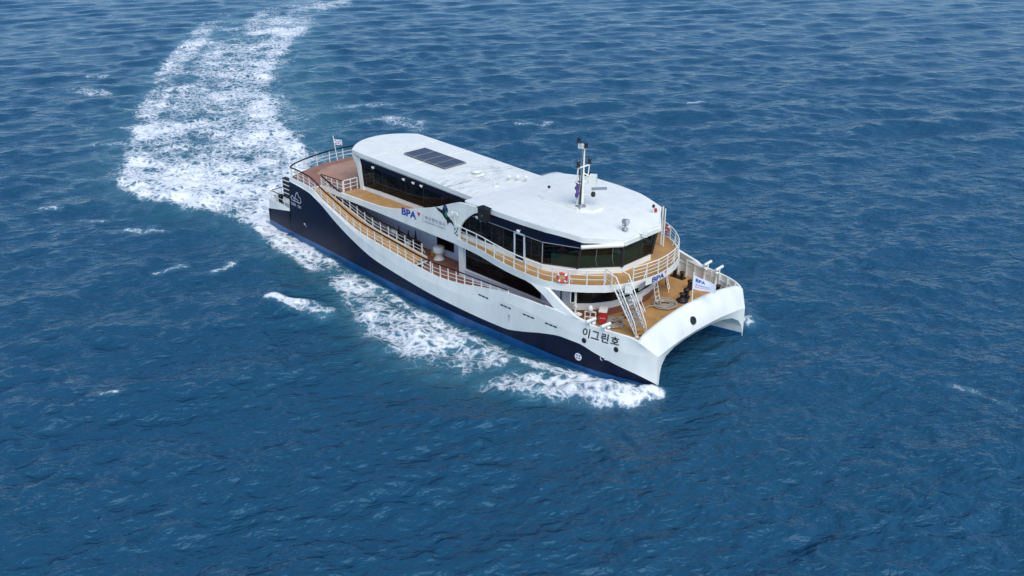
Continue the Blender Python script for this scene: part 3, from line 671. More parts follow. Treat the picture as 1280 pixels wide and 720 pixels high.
mb = MB(); mb.tube([(2.1,-.95,8.05),(2.1,-.95,8.75)], .05); mb.tube([(2.1,-.95,8.7),(2.35,-.95,8.8)], .04); mb.box((2.1,-.95,8.1), (.4,.4,.1)); mb.build('antenna', 'white', ROOT)
mb = MB(); mb.tube([(6.6,.3,8.35),(6.6,.3,8.72)], .04); mb.lathe([(0,.36),(.11,.36),(.11,.5),(0,.55)], (6.6,.3,8.35), 1, 8); mb.build('gps_antenna', ['white', 'black'], ROOT)
# searchlight
mb = MB(); c0 = (14.75, -.9, 7.95); mb.lathe([(.22,0),(.2,.06),(.07,.1),(.07,.3)], c0, 0, 10)
mb.tube([(14.75,-1.18,8.3),(14.75,-1.18,8.55)], .03); mb.tube([(14.75,-.62,8.3),(14.75,-.62,8.55)], .03); mb.tube([(14.75,-1.18,8.28),(14.75,-.62,8.28)], .035)
mb.lathe([(0,-.2),(.17,-.2),(.22,.1),(.22,.2),(0,.2)], (14.75,-.9,8.5), 0, 12, 'X')
sl = mb.build('searchlight', 'grey', ROOT); mb = MB(); mb.lathe([(0,.205),(.19,.205)], (14.75,-.9,8.5), 0, 12, 'X'); mb.build('lens', 'lens', sl)
mb = MB(); mb.tube([(15.2,-.2,7.75),(15.7,-.1,7.62),(15.75,.3,7.6)], .07); mb.box((15.8,.0,7.6), (.35,.5,.22), rz=.4); mb.build('floodlight', 'white', ROOT)
mb = MB(); mb.tube([(14.2,2.95,8.0),(14.2,2.95,8.45)], .04); mb.lathe([(0,.4),(.1,.42),(.1,.6),(0,.65)], (14.2,2.95,8.0), 1, 8); mb.box((14.3,3.1,8.2), (.18,.1,.25), 2); mb.build('signal_lamp', ['white', 'black', 'red'], ROOT)
# rail stays from roof to walkway at the port front corner
mb = MB(); mb.tube([(14.0,4.42,5.1),(14.0,4.42,8.05)], .07); mb.tube([(14.3,4.3,5.1),(14.3,4.3,8.0)], .05); mb.build('roof_support', 'white', ROOT)
# navigation side light boxes
for sg in (-1, 1):
    mb = MB(); mb.box((5.85, sg*5.62, 7.95), (.85, .45, .95)); mb.add([(5.3, sg*5.32, 8.44), (6.4, sg*5.32, 8.44), (6.4, sg*5.92, 8.44), (5.3, sg*5.92, 8.44), (5.85, sg*5.62, 8.66)], [(0,1,4),(1,2,4),(2,3,4),(3,0,4),(3,2,1,0)])
    nb = mb.build('navigation_light_box', 'black', ROOT)
    mb = MB(); mb.lathe([(0,0),(.12,0),(.12,.28),(0,.3)], (5.85, sg*5.82, 7.7), 0, 10); mb.build('lamp', 'darklens', nb)
def camera_lamp(x, y, z, sg, name='security_camera'):
    mb = MB(); mb.tube([(x, y-sg*.12, z), (x, y+sg*.12, z+.04)], .03); mb.box((x+.05, y+sg*.14, z+.0), (.26, .10, .10), ry=.35); return mb.build(name, 'white', ROOT)
for x, y, z in ((4.9,-5.35,7.45),(5.25,-5.35,7.35),(9.0,-5.3,7.5),(-9.6,-3.6,7.62),(-5.6,-3.6,7.5),(-4.4,-3.6,7.48),(-3.4,-3.6,7.46)): camera_lamp(x, y, z, -1)
mb = MB(); mb.tube([(2.6,-5.45,6.2),(2.6,-5.62,7.05)], .05); mb.box((2.35,-5.72,7.12), (.5,.12,.3), rz=.2, ry=-.5); mb.box((2.85,-5.66,7.25), (.4,.12,.2)); mb.build('floodlight', 'white', ROOT)

# --- mast
mast = empty('mast', (10.3, -.3, 8.25), ROOT)
def mpart(name, fn, mats):
    mb = MB(); fn(mb); return mb.build(name, mats, mast)
mpart('pole', lambda b: b.tube([(0,0,0),(.02,0,1.6),(.05,0,4.35)], [.17,.13,.10], n=10), 'white')
mpart('mast_foot', lambda b: (b.box((0,0,.05), (.9,.9,.1)), b.tube([(-.35,-.1,.1),(-.1,0,2.2)], .09)), 'white')
mpart('yard', lambda b: (b.tube([(.1,-.62,3.05),(.1,.62,3.05)], .06), b.tube([(.0,-.6,2.0),(.1,-.6,3.05)], .05), b.tube([(.0,.6,2.3),(.1,.6,3.05)], .05), b.tube([(0,0,1.7),(.0,-.6,2.0)], .05), b.tube([(0,0,1.9),(0,.6,2.3)], .05)), 'white')
for (x, y, z) in ((.1,-.6,3.12),(.1,.6,3.12),(.25,.0,4.4),(-.25,-.2,4.72)):
    mpart('navigation_light', lambda b: (b.lathe([(0,0),(.13,0),(.15,.06),(.12,.1),(.12,.26),(.15,.3),(.13,.36),(0,.38)], (x, y, z), n=10)), 'black')
mpart('yard_top', lambda b: (b.tube([(-.3,-.2,4.35),(.3,.05,4.35)], .05), b.tube([(-.25,-.2,4.35),(-.25,-.2,4.7)], .05), b.box((.0,-.1,4.5), (.25,.2,.3))), 'white')
mpart('radar_bracket', lambda b: (b.box((.6,.45,2.05), (.5,.5,.8), rz=.5), b.tube([(0,0,1.9),(.6,.45,1.9)], .08), b.tube([(0,0,2.6),(.6,.45,2.2)], .05)), 'white')
mpart('mast_ladder', lambda b: ([b.tube([(-.32,-.14,.4+.3*k),(-.32,.14,.4+.3*k)], .02, n=4) for k in range(11)], b.tube([(-.34,-.14,.2),(-.30,-.14,3.6)], .022, n=4), b.tube([(-.34,.14,.2),(-.30,.14,3.6)], .022, n=4)), 'grey')
mpart('cable_run', lambda b: (b.tube([(.05,-.16,.2),(.08,-.14,2.0),(.1,-.12,4.3)], .035, n=5), b.tube([(.1,-.5,3.0),(.02,-.2,1.2),(-.05,-.18,.1)], .03, n=5)), 'black')
mpart('radar_scanner', lambda b: b.box((.95,.75,1.45), (1.1,.14,.16), rz=.9), 'grey')
mpart('camera_dome', lambda b: b.lathe([(0,-.2),(.13,-.18),(.17,0),(.13,.14),(0,.2)], (.75,.35,1.1), n=10), 'black')
mpart('camera_arm', lambda b: b.tube([(0,0,1.0),(.75,.35,.98)], .04), 'white')
mpart('horn', lambda b: (b.lathe([(.0,0),(.07,0),(.09,.3),(.3,.62),(.32,.66),(.0,.5)], (-.15,-.45,.2), 0, 14, 'X'), b.tube([(-.1,-.4,.2),(0,0,.25)], .05)), ['grey'])
# --- side and stern railings
POST = {}
def post_mesh(hgt, brace):
    key = (round(hgt, 2), brace)
    if key not in POST:
        mb = MB(); mb.box((0, 0, hgt/2), (.075, .075, hgt))
        if brace: mb.tube([(0, 0, hgt*.62), (.10, .22, .03)], .03, n=4)
        POST[key] = mb.build('post', 'white', None); bpy.data.objects.remove(POST[key]); POST[key] = bpy.data.meshes[-1] if False else mb
    return POST[key]
POSTM = {}
def railing(name, pts, hgt=1.0, spacing=1.05, bars=(.33, .64), hand='white', side=0, closed=False, hr=.04, brace=True, barr=.024, taper=None):
    pts = [Vector(p) for p in pts]; seg = [0]
    for a, b in zip(pts[:-1], pts[1:]): seg.append(seg[-1]+(b-a).length)
    Lt = seg[-1]
    def at(s):
        i = max(0, min(len(seg)-2, int(np.searchsorted(seg, s)-1))); t = (s-seg[i])/max(1e-6, seg[i+1]-seg[i]); return pts[i].lerp(pts[i+1], t)
    fine = [at(s) for s in np.linspace(0, Lt, max(2, int(Lt/.35)+1))]
    U_ = Vector((0, 0, 1)); mb = MB()
    tp_f = taper or (lambda t: 1.0); nf = len(fine)-1
    for f in bars: mb.tube([p+U_*hgt*f*tp_f(i/nf) for i, p in enumerate(fine)], barr, n=4)
    r_ = mb.build(name, 'white', ROOT)
    mb = MB(); mb.tube([p+U_*hgt*tp_f(i/nf) for i, p in enumerate(fine)], hr, n=6); mb.build('handrail', hand, r_)
    n = max(2, round(Lt/spacing)+1)
    for k in range(n):
        br = brace and k % 3 == 1; key = (round(hgt, 2), br, side)
        if taper and hgt*taper(Lt*k/(n-1)/Lt) < .12: continue
        if key not in POSTM:
            pm = MB(); pm.box((0, 0, hgt/2), (.065, .065, hgt))
            if br: pm.tube([(0, 0, hgt*.6), (0, side*.28, .02)], .03, n=4)
            o = pm.build('post', 'white'); POSTM[key] = o; o.parent = r_
        else:
            o = POSTM[key].copy(); COL.objects.link(o); o.parent = r_
        o.location = at(Lt*k/(n-1))
        if taper: o.scale = (1, 1, taper(k/(n-1)))
    return r_
# stern curve
st = [(x+.06, y*.99, 5.2) for x, y in [(-18.2, -6.28)]+[(x, -y) for x, y in aft[::-1]]+[(x, y) for x, y in aft[1:]]+[(-18.2, 6.28)]]
railing('stern_railing', st, 1.05, 1.5, hand='wood', hr=.062)
for sg in (-1, 1):
    xs = np.linspace(-18.2, 9.3, 60)
    railing('side_railing', [(x, sg*(float(ysh(x))-.08), float(zsh(x))) for x in xs if x <= 1.6], .98, 1.0, hand='wood' , side=-sg, hr=.058)
    xs = np.linspace(1.6, 9.6, 30); tz = [float(np.interp(x, [1.6, 4, 9.6], [3.43, 3.55, 3.70])) for x in xs]
    railing('side_railing', [(x, sg*(float(ysh(x))-.08), float(zsh(x))) for x in xs], .98, .9, hand='wood', side=-sg, hr=.045, brace=False,
            taper=lambda t: max(.05, (float(np.interp(1.6+8*t, [1.6, 4, 9.6], [3.43, 3.55, 3.70]))-float(zsh(1.6+8*t)))/.98))
    xs = np.linspace(-14.95, -1.6, 40)
    railing('walkway_railing', [(x, sg*5.33, float(np.clip(zsh(x)-.12, 1.9, 5.19))+.1) for x in xs], .92, 1.05, hand='wood', side=-sg, hr=.062)
    railing('stair_head_railing', [(-15, sg*5.3, 5.2), (-12.1, sg*5.1, 5.2)], 1.0, .75, hand='wood', brace=False)
    railing('gate', [(-12.1, sg*5.0, 5.2), (-12.1, sg*3.6, 5.2)], .98, .7, brace=False)
# bridge walkway ring
ro = [(x, y) for x, y in ring_outline]
rgp = [(p[0]-(.1 if p[0] > 12.4 else 0), p[1]*.985, 5.17) for p in ro]
def cut(pts, cond): return [p for p in pts if cond(p)]
sb = [p for p in rgp if p[1] < -3.9]; railing('bridge_railing', sb, 1.02, 1.15, bars=(.36, .68), side=1)
pb = [p for p in rgp if p[1] > -2.9]; railing('bridge_railing', pb, 1.02, 1.15, bars=(.25, .5, .75), side=-1)
railing('stair_railing', [(16.2,-3.92,5.1),(15.5,-3.7,5.1)], 1.0, .7, brace=False)
# --- stairs from the bow deck up to the bridge walkway
STR = empty('stairway', (0, 0, 0), ROOT)
ta, tb = np.array([16.45, -3.95, 5.08]), np.array([16.8, -3.05, 5.08]); fa, fb = np.array([18.55, -3.98, 2.2]), np.array([18.9, -3.3, 2.2])
for a, b in ((ta, fa), (tb, fb)):
    mb = MB(); mb.tube([a, b], .075, n=4); mb.build('stringer', 'white', STR)
    mb = MB(); o_ = np.array([.12, 0, .85])
    mb.tube([a+[-.55, 0, .95], a+o_, b+[-.25, 0, .95], b+[0, 0, .1]], .04, n=6); mb.tube([a+o_*.55, b+[-.25, 0, .55]], .028, n=5)
    for t in (.25, .5, .75): mb.tube([a+(b-a)*t, a+(b-a)*t+[-.02, 0, .88]], .025, n=4)
    mb.build('handrail', 'white', STR)
for k in range(11):
    t = (k+.6)/11.4; p, q = ta+(fa-ta)*t, tb+(fb-tb)*t; c = (p+q)/2
    mb = MB(); dd = q-p; mb.box(c, (.26, float(np.linalg.norm(dd)), .035), rz=math.atan2(dd[1], dd[0])-math.pi/2); mb.build('tread', 'grey' if k < 9 else 'tan', STR)
mb = MB(); mb.lathe([(0,0),(.16,0),(.16,.12),(0,.2)], (18.55,-3.98,2.2), n=10); mb.build('foot_roller', 'white', STR)
mb = MB(); mb.box((16.95,-3.0,4.95), (.5,.8,.4), rz=.6); mb.build('gangway_box', 'white', STR)
mb = MB(); mb.box((17.25,-2.0,4.9), (.08,.9,.38), rz=.18); mb.build('name_board', 'grey', ROOT)

# --- bow deck fittings
for sg in (-1, 1):     # ribs and rail on the inside of the bulwark
    mb = MB()
    for x in np.arange(13.4, 20, .78):
        y = sg*(float(ysh(x))-.22); mb.box((x, y, (2.2+float(zsh(x)))/2), (.07, .16, float(zsh(x))-2.2))
    xs = np.linspace(13.2, 20.0, 20); mb.tube([(x, sg*(float(ysh(x))-.2), float(zsh(x))-.38) for x in xs], .03)
    mb.build('bulwark_ribs', 'white', ROOT)
    mb = MB(); mb.tube([(x, sg*(float(ysh(x))-.08), float(zsh(x))+.02) for x in np.linspace(13, 20.1, 24)], .075); mb.build('bulwark_rail', 'white', ROOT)
def roller(x, sg):
    y = sg*(float(ysh(x))-.35); z = float(zsh(x))
    mb = MB(); mb.lathe([(.2,0),(.2,.06),(.1,.1),(.1,1.25),(.14,1.28),(.14,1.36),(0,1.38)], (x, y, 2.2), n=12)
    mb.tube([(x, y-sg*.15, z+.36), (x, y+sg*.75, z+.42)], .11, n=10); mb.tube([(x, y+sg*.35, z), (x, y+sg*.4, z+.38)], .06)
    mb.build('mooring_roller', 'white', ROOT)
for sg in (-1, 1):
    for x in (16.75, 17.85): roller(x, sg)
def capstan(x, y, s=1.0):
    mb = MB(); mb.lathe([(0,0),(.55*s,0),(.55*s,.12),(.42*s,.2),(.2*s,.24),(.2*s,.5),(.3*s,.56),(.3*s,.62),(0,.66)], (x, y, 2.2), n=18)
    return mb.build('capstan', 'black', ROOT)
capstan(17.35, 2.75, .78)
for x, y, q in ((17.2,3.45,.74),(16.5,4.95,.72)):
    mb = MB(); mb.box((x, y, 2.24), (.7*q, .7*q, .08), rz=.4); mb.lathe([(.30*q,0),(.26*q,.2),(.24*q,.62*q),(.32*q,.68*q),(.30*q,.86*q),(.12*q,.95*q),(0,.96*q)], (x, y, 2.24), n=14); mb.box((x+.1, y-.28*q, 2.5), (.3, .3, .4), rz=.4); mb.build('windlass_motor', 'black', ROOT)
def bollard(x, y, rz=0):
    mb = MB(); mb.box((x, y, 2.25), (1.1, .45, .1), rz=rz)
    for s in (-1, 1):
        cx_, cy_ = x+s*.32*math.cos(rz), y+s*.32*math.sin(rz); mb.lathe([(.14,0),(.14,.42),(.19,.45),(.19,.52),(0,.55)], (cx_, cy_, 2.25), n=12)
    return mb.build('bollard', 'black', ROOT)
bollard(14.7,6.0,.0); bollard(18.6,5.75,-.25); bollard(18.4,-5.5,.25); bollard(14.4,-6.0,0); bollard(18.95,1.0,1.3)
# flagstaff at the bow
mb = MB(); mb.tube([(19.85,.05,2.2),(19.9,.05,3.9),(19.95,-.1,6.1)], .045, n=8); mb.build('flagstaff', 'white', ROOT)
mb = MB(); mb.tube([(-20.2,.05,5.2),(-20.15,-.25,7.55)], .045, n=8); mb.lathe([(0,-.06),(.06,0),(0,.06)], (-20.15,-.25,7.58), n=8); mb.build('flagstaff', 'white', ROOT)
# hatch ladders leaning at the lower front wall
def ladder(x, y, rz, hgt=1.9, w_=.55, lean=.45):
    mb = MB(); c, s = math.cos(rz), math.sin(rz)
    for q in (-1, 1):
        bx, by = x-s*q*w_/2, y+c*q*w_/2; mb.tube([(bx+c*lean, by+s*lean, 2.2), (bx, by, 2.2+hgt)], .05, n=4)
    for k in range(6):
        t = (k+.5)/6; px, py, pz = x+c*lean*(1-t), y+s*lean*(1-t), 2.2+hgt*t; mb.tube([(px-(-s)*w_/2, py-c*w_/2, pz), (px+(-s)*w_/2, py+c*w_/2, pz)], .035, n=4)
    return mb.build('ladder', 'white', ROOT)
ladder(15.85, 1.3, .15); ladder(15.2, 3.4, .5)
mb = MB(); mb.box((15.85,-.8,3.05), (.12,1.5,.6), rz=-.05); mb.build('folded_table', 'white', ROOT)
mb = MB(); mb.tube([(16.0,-.75,3.0),(16.5,-.55,2.2)], .04); mb.tube([(15.9,-.3,3.0),(16.5,-.4,2.2)], .04); mb.build('table_legs', 'white', ROOT)
# standpipe, valve cage and hose box on the starboard bow
mb = MB(); mb.tube([(14.0,-4.95,2.2),(14.0,-4.95,4.6)], .085, n=8); mb.tube([(14.0,-5.0,3.6),(13.75,-5.2,3.55),(13.75,-5.2,4.4)], .05); mb.box((14.0,-4.95,3.3), (.24,.24,.2)); mb.build('standpipe', 'white', ROOT)
mb = MB(); mb.tube([(14.5,-5.2,2.2),(14.5,-5.2,2.9)], .06); mb.box((14.5,-5.2,2.95), (.35,.35,.12)); mb.build('air_pipe', 'white', ROOT)
mb = MB()
for dx in (-.38, 0, .38): mb.tube([(15.0+dx*.8,-4.55+dx*.5,2.2),(15.0+dx*.8,-4.55+dx*.5,3.1)], .055, n=4)
mb.tube([(14.7,-4.74,3.08),(15.3,-4.36,3.08)], .05); mb.tube([(14.7,-4.74,2.7),(15.3,-4.36,2.7)], .04); mb.lathe([(.12,0),(.12,.1),(.2,.14),(.18,.34),(.1,.5),(0,.52)], (15.0,-4.55,3.05), n=10)
mb.build('valve_cage', 'white', ROOT)
hb = empty('hose_box', (15.65,-3.95,2.2), ROOT)
mb = MB(); mb.box((0,0,.62), (.5,.75,.82), rz=.55); mb.build('box', 'red', hb)
mb = MB(); mb.box((0,0,1.08), (.56,.82,.1), rz=.55); mb.build('lid', 'white', hb)
mb = MB()
for dx, dy in ((-.15,-.25),(.15,-.25),(-.15,.25),(.15,.25)): mb.box((dx*.85-dy*.5, dx*.5+dy*.85, .1), (.06,.06,.2))
mb.build('stand', 'grey', hb)
mb = MB()
_v = lambda u, v: (15.65+.265*math.cos(.55)+.0+(-math.sin(.55))*u, -3.95+.265*math.sin(.55)+math.cos(.55)*u, 2.2+v)
_w = lambda u, v: (15.65+.385*math.sin(.55)+math.cos(.55)*u, -3.95-.385*math.cos(.55)+math.sin(.55)*u, 2.2+v)
lettering(mb, 'FIRE HOSE', _w, -.19, .19, .55, .65)
o = mb.build('lettering', 'whitetext', None, fix=False); o.parent = hb; o.matrix_parent_inverse = Matrix.Translation((-15.65, 3.95, -2.2))
mb = MB(); mb.lathe([(0,0),(.1,0),(.1,.45),(.04,.55),(0,.56)], (15.05,4.0,2.35), n=10); mb.build('fire_extinguisher', 'red', ROOT)
# white mushroom ventilator on the midship deck
mb = MB(); mb.lathe([(.45,0),(.38,.1),(.3,.2),(.28,.5),(.42,.55),(.46,.62),(.46,1.0),(.36,1.08),(0,1.1)], (-1.35,-3.85,1.9), n=18); mb.build('ventilator', 'white', ROOT)
mb = MB(); mb.box((-2.1,-3.75,2.1), (.35,.3,.4)); mb.build('valve_box', 'yellow', ROOT)
for x, y, s in ((-6.3,-3.9,1.0),(-5.2,-3.8,.9),(-4.4,-3.7,1.1)):
    mb = MB(); mb.box((x, y, 2.2), (.6, .4, .6)); mb.tube([(x, y, 2.4), (x+.05, y, 2.4+s)], [.14, .03], n=8); mb.build('deck_machinery', ['black'], ROOT)
mb = MB(); mb.lathe([(0,0),(.28,0),(.3,.35),(.2,.6),(0,.65)], (-6.9,-3.9,2.4), n=12); mb.build('deck_machinery', 'white', ROOT)
mb = MB(); mb.lathe([(0,0),(.25,0),(.25,.5),(0,.55)], (-4.8,-4.2,2.0), n=12); mb.build('deck_machinery', 'white', ROOT)
# --- stern platform gear
mb = MB(); mb.box((-18.45,0,3.55), (.1,12.1,2.7)); mb.build('aft_bulkhead', 'dark', ROOT)
mb = MB()
for y in np.arange(-5.6, 5.7, 1.4): mb.tube([(-18.9,y,2.0),(-18.9,y,5.0)], .07)
mb.build('deck_pillars', 'white', ROOT)
for sg in (-1, 1):
    railing('platform_railing', [(-18.8, sg*6.2, 2.0), (-22.2, sg*6.15, 2.0), (-22.2, sg*2.8, 2.0)], 1.25, 1.1, hand='wood', brace=False)
    mb = MB(); mb.box((-19.6, sg*5.6, 2.35), (.9,.7,.7)); mb.lathe([(0,0),(.35,0),(.35,.7),(0,.75)], (-20.6, sg*5.4, 2.0), n=12); mb.build('stern_locker', 'white', ROOT)
    mb = MB(); mb.lathe([(0,0),(.25,0),(.25,.5),(.32,.55),(0,.6)], (-21.4, sg*5.3, 2.0), n=12); mb.build('stern_bollard', 'black', ROOT)
    mb = MB()
    for k in range(6):
        zk = 2.3+k*.42; mb.box((-18.7-.14*(5-k), sg*4.9, zk), (.3, 1.3, .06))
    for q in (-.65, .65): mb.tube([(-19.6, sg*4.9+q, 2.1), (-18.5, sg*4.9+q, 5.1)], .06, n=4)
    mb.build('stern_stairs', 'grey', ROOT)

mb = MB(); mb.box((-19.75,-5.75,4.0), (1.1,.4,1.7)); mb.build('fender_stack', 'black', ROOT)
for z in (3.5, 3.9, 4.3, 4.7):
    mb = MB(); mb.tube([(-20.3,-6.0,z),(-18.6,-6.0,z)], .045); mb.build('fender_rail', 'white', ROOT)
mb = MB(); mb.lathe([(0,-.6),(.3,-.58),(.36,-.4),(.36,.4),(.3,.58),(0,.6)], (-20.0,-5.7,2.6), 0, 14, 'X'); mb.build('liferaft_canister', 'white', ROOT)
mb = MB(); mb.box((-20.0,-5.7,2.14), (.9,.6,.28)); mb.build('canister_cradle', 'grey', ROOT)
mb = MB(); mb.box((-21.1,-5.75,2.5), (.6,.5,.9)); mb.build('mooring_winch', 'black', ROOT)
mb = MB(); mb.lathe([(.32,-.4),(.32,-.34),(.15,-.33),(.15,.33),(.32,.34),(.32,.4)], (-21.75,-5.6,2.55), 0, 14, 'Y'); mb.build('winch_drum', 'white', ROOT)
# --- hull markings
def hs(off=.02, sg=-1):
    return lambda x, z: (x, sg*(hull_y(x, z)+off), z)
def sub(v, f): return v, f
for sg in (-1, 1):
    fx = hs(.025, sg) if sg < 0 else (lambda u, v: hs(.025, 1)(35.3-u, v))
    mb = MB()
    z0 = 2.60
    cell = [(16.32,16.86),(16.98,17.56),(17.70,18.22),(18.36,18.94)]
    for ch, (a, b), zz in zip('이그린호', cell, (2.60,2.66,2.62,2.68)): lettering(mb, ch, fx, a, b, zz, zz+(.62 if ch in '이린' else .53), weight=.018)
    mb.build('ship_name', 'blacktext', hull, fix=False)
    for x in (7.3, 9.6, 11.75, 13.75):
        mb = MB()
        for k in range(3): 
            P = [(x-.5+k*.36, 2.50), (x-.5+k*.36+.30, 2.50), (x-.5+k*.36+.30, 2.60), (x-.5+k*.36, 2.60)]; mb.add([hs(.02, sg)(*p) for p in P], [(0, 1, 2, 3)])
        mb.build('freeing_port', 'black', hull, fix=False)
    for x, z in ((16.5, 2.34), (18.78, 2.36)):
        mb = MB(); c = Vector(hs(0, sg)(x, z)); prof = [(.10,.0),(.12,.05),(.165,.05),(.18,.02),(.18,-.02)]
        for (r_, o_), (r2, o2) in zip(prof[:-1], prof[1:]):
            mb.grid([[(c.x+r_*math.cos(a), c.y+sg*o_, c.z+r_*math.sin(a)) for a in np.linspace(0, 6.2832, 20)], [(c.x+r2*math.cos(a), c.y+sg*o2, c.z+r2*math.sin(a)) for a in np.linspace(0, 6.2832, 20)]])
        disc(mb, hs(.012, sg), x, z, .105, .105, 1); mb.build('fairlead', ['dark', 'black'], hull, fix=False)
    for x, z in ((16.15, 1.05), (-16.0, 1.55)):
        mb = MB(); disc(mb, hs(.02, sg), x, z, .27, .27, 0)
        for k in range(4):
            a = math.pi/4+k*math.pi/2; disc(mb, hs(.024, sg), x+.13*math.cos(a), z+.13*math.sin(a), .055, .055, 1, 10)
        mb.build('thruster_mark', ['whitetext', 'navy'], hull, fix=False)
    mb = MB(); f_ = hs(.02, sg)
    ribbon(mb, f_, [(17.85,1.62),(17.78,1.5),(17.80,1.38),(17.9,1.34)], .05)
    for k in range(5): ribbon(mb, f_, [(18.05+k*.12,1.46),(18.13+k*.12,1.46)], .06)
    mb.build('bulb_mark', 'whitetext', hull, fix=False)
    mb = MB(); ribbon(mb, f_, [(9.95,1.55),(9.95,1.85)], .035); ribbon(mb, f_, [(9.85,1.95),(9.95,1.85),(10.05,1.95)], .03); disc(mb, f_, 9.95, 2.0, .05, .05); mb.build('draught_mark', 'greytext', hull, fix=False)
    # stern emblem: outlined wave and hills over two short lines of letters
    q = (lambda u, v: hs(.02, -1)(u, v)) if sg < 0 else (lambda u, v: hs(.02, 1)(-35.2-u, v))
    mb = MB(); E_ = [(-18.25,3.62),(-17.95,3.86),(-17.72,3.66),(-17.5,3.70),(-17.28,4.20),(-17.0,4.34),(-16.82,4.02),(-16.55,3.95),(-16.42,3.66),(-16.62,3.44),(-17.2,3.46),(-18.0,3.44),(-18.25,3.62)]
    ribbon(mb, q, E_, .07); ribbon(mb, q, [(-17.6,3.6),(-17.2,3.72),(-16.85,3.62)], .05)
    lettering(mb, 'BUSAN', q, -18.15, -17.35, 2.98, 3.24, weight=.01); lettering(mb, 'ON', q, -17.05, -16.5, 2.98, 3.24, weight=.01)
    mb.build('stern_emblem', 'whitetext', hull, fix=False)
# beam opening and front roundel
mb = MB(); k = np.array(Kp(-.15)); t = np.array(Tp(-.15)); c = Vector(k+(t-k)*.42+np.array([.14,0,.1])); nrm = (Vector(t-k)).cross(Vector((0,1,0))).normalized()
if nrm.x < 0: nrm = -nrm
a_ = Vector((0,1,0)); b_ = nrm.cross(a_)
for r1, o1_, r2, o2_, mi in ((.0,.02,.17,.02,1),(.17,.02,.2,.06,0),(.2,.06,.27,.05,0),(.27,.05,.29,-.05,0)):
    mb.grid([[c+(a_*math.cos(q)+b_*math.sin(q))*r1+nrm*o1_ for q in np.linspace(0,6.2832,24)],[c+(a_*math.cos(q)+b_*math.sin(q))*r2+nrm*o2_ for q in np.linspace(0,6.2832,24)]], mi)
mb.build('bow_fairlead', ['dark','black'], beam, fix=False)
# --- superstructure lettering
for sg in (-1, 1):
    fairing = [o for o in ROOT.children if o.name.startswith('side_fairing')][0 if sg < 0 else 1]
    fx = (lambda u, v: (u, -(skin_y(u, v)+.015), v)) if sg < 0 else (lambda u, v: (-1.9-u, skin_y(u, v)+.015, v))
    mb = MB(); lettering(mb, 'BPA', fx, -3.85, -2.05, 5.42, 6.02, 0, weight=.035)
    mb.add([fx(-1.98,6.08),fx(-1.55,6.08),fx(-1.76,5.72)], [(0,1,2)], 1)
    lettering(mb, '부산항만공사', fx, -1.05, 1.35, 5.74, 6.06, 2, weight=.006); lettering(mb, 'BUSAN PORT AUTHORITY', fx, -1.05, 1.35, 5.48, 5.64, 2)
    ribbon(mb, fx, [(-1.25,5.4),(-1.25,6.1)], .03, 2)
    mb.build('company_lettering', ['navytext','redtext','greytext'], fairing, fix=False)
    # leaping sea-animal emblem (plain swoosh silhouette)
    mb = MB(); e = lambda u, v: fx(u, v) if sg < 0 else fx(u, v)
    P = [(.15,7.05),(.55,7.02),(.95,6.95),(1.05,7.2),(1.15,7.5),(1.42,7.42),(1.6,7.15),(1.62,6.9),(1.8,6.55),(2.15,6.35),(2.35,6.0),(2.0,6.22),(1.75,6.2),(1.6,5.95),(1.45,6.3),(1.2,6.45),(.95,6.68),(.5,6.82)]
    mb.add([e(*p) for p in P], [tuple(range(len(P)))], 0); disc(mb, lambda u, v: tuple(np.array(e(u, v))+[0, sg*.006, 0]), 1.45, 6.8, .17, .26, 1); disc(mb, lambda u, v: tuple(np.array(e(u, v))+[0, sg*.006, 0]), 1.28, 7.22, .12, .18, 2)
    for u, v in ((2.4,5.85),(2.62,5.72),(2.45,5.55),(2.7,5.95),(2.66,5.45)): disc(mb, e, u, v, .07, .1, 0, 10)
    mb.build('emblem', ['blacktext','green','navytext'], fairing, fix=False)
from bisect import bisect
def ringfn(s, z):     # arc length along the front of the walkway, centre 0
    P = [(x, y) for x, y in ring_outline if x > 12]; ys = [p[1] for p in P]; xs = [p[0] for p in P]
    x = float(np.interp(s, ys, xs)); return (x+.02, s, z)
mb = MB(); lettering(mb, 'BPA', ringfn, -.78, .55, 4.72, 5.1, 0, weight=.035); mb.add([ringfn(.6,5.12),ringfn(.88,5.12),ringfn(.74,4.92)], [(0,1,2)], 1)
mb.build('company_lettering', ['navytext','redtext'], walk, fix=False)

# ------------------------------------------------------------------ loose things
def flag_thing(name, fn, wd, hg, label, cat, decals, loc):
    root = empty(name, loc); tag(root, label, cat)
    mb = MB(); us = np.linspace(0, 1, 24); vs_ = np.linspace(0, 1, 12)
    mb.grid([[fn(u, v, 0) for u in us] for v in vs_]); mb.grid([[fn(u, v, -.012) for u in us] for v in vs_])
    mb.build('cloth', 'flag', root, fix=False)
    for nm, mts, dr in decals:
        mb = MB(); dr(mb, lambda u, v: fn(u, v, .012)); dr(mb, lambda u, v: fn(u, v, -.024)); mb.build(nm, mts, root, fix=False)
    return root
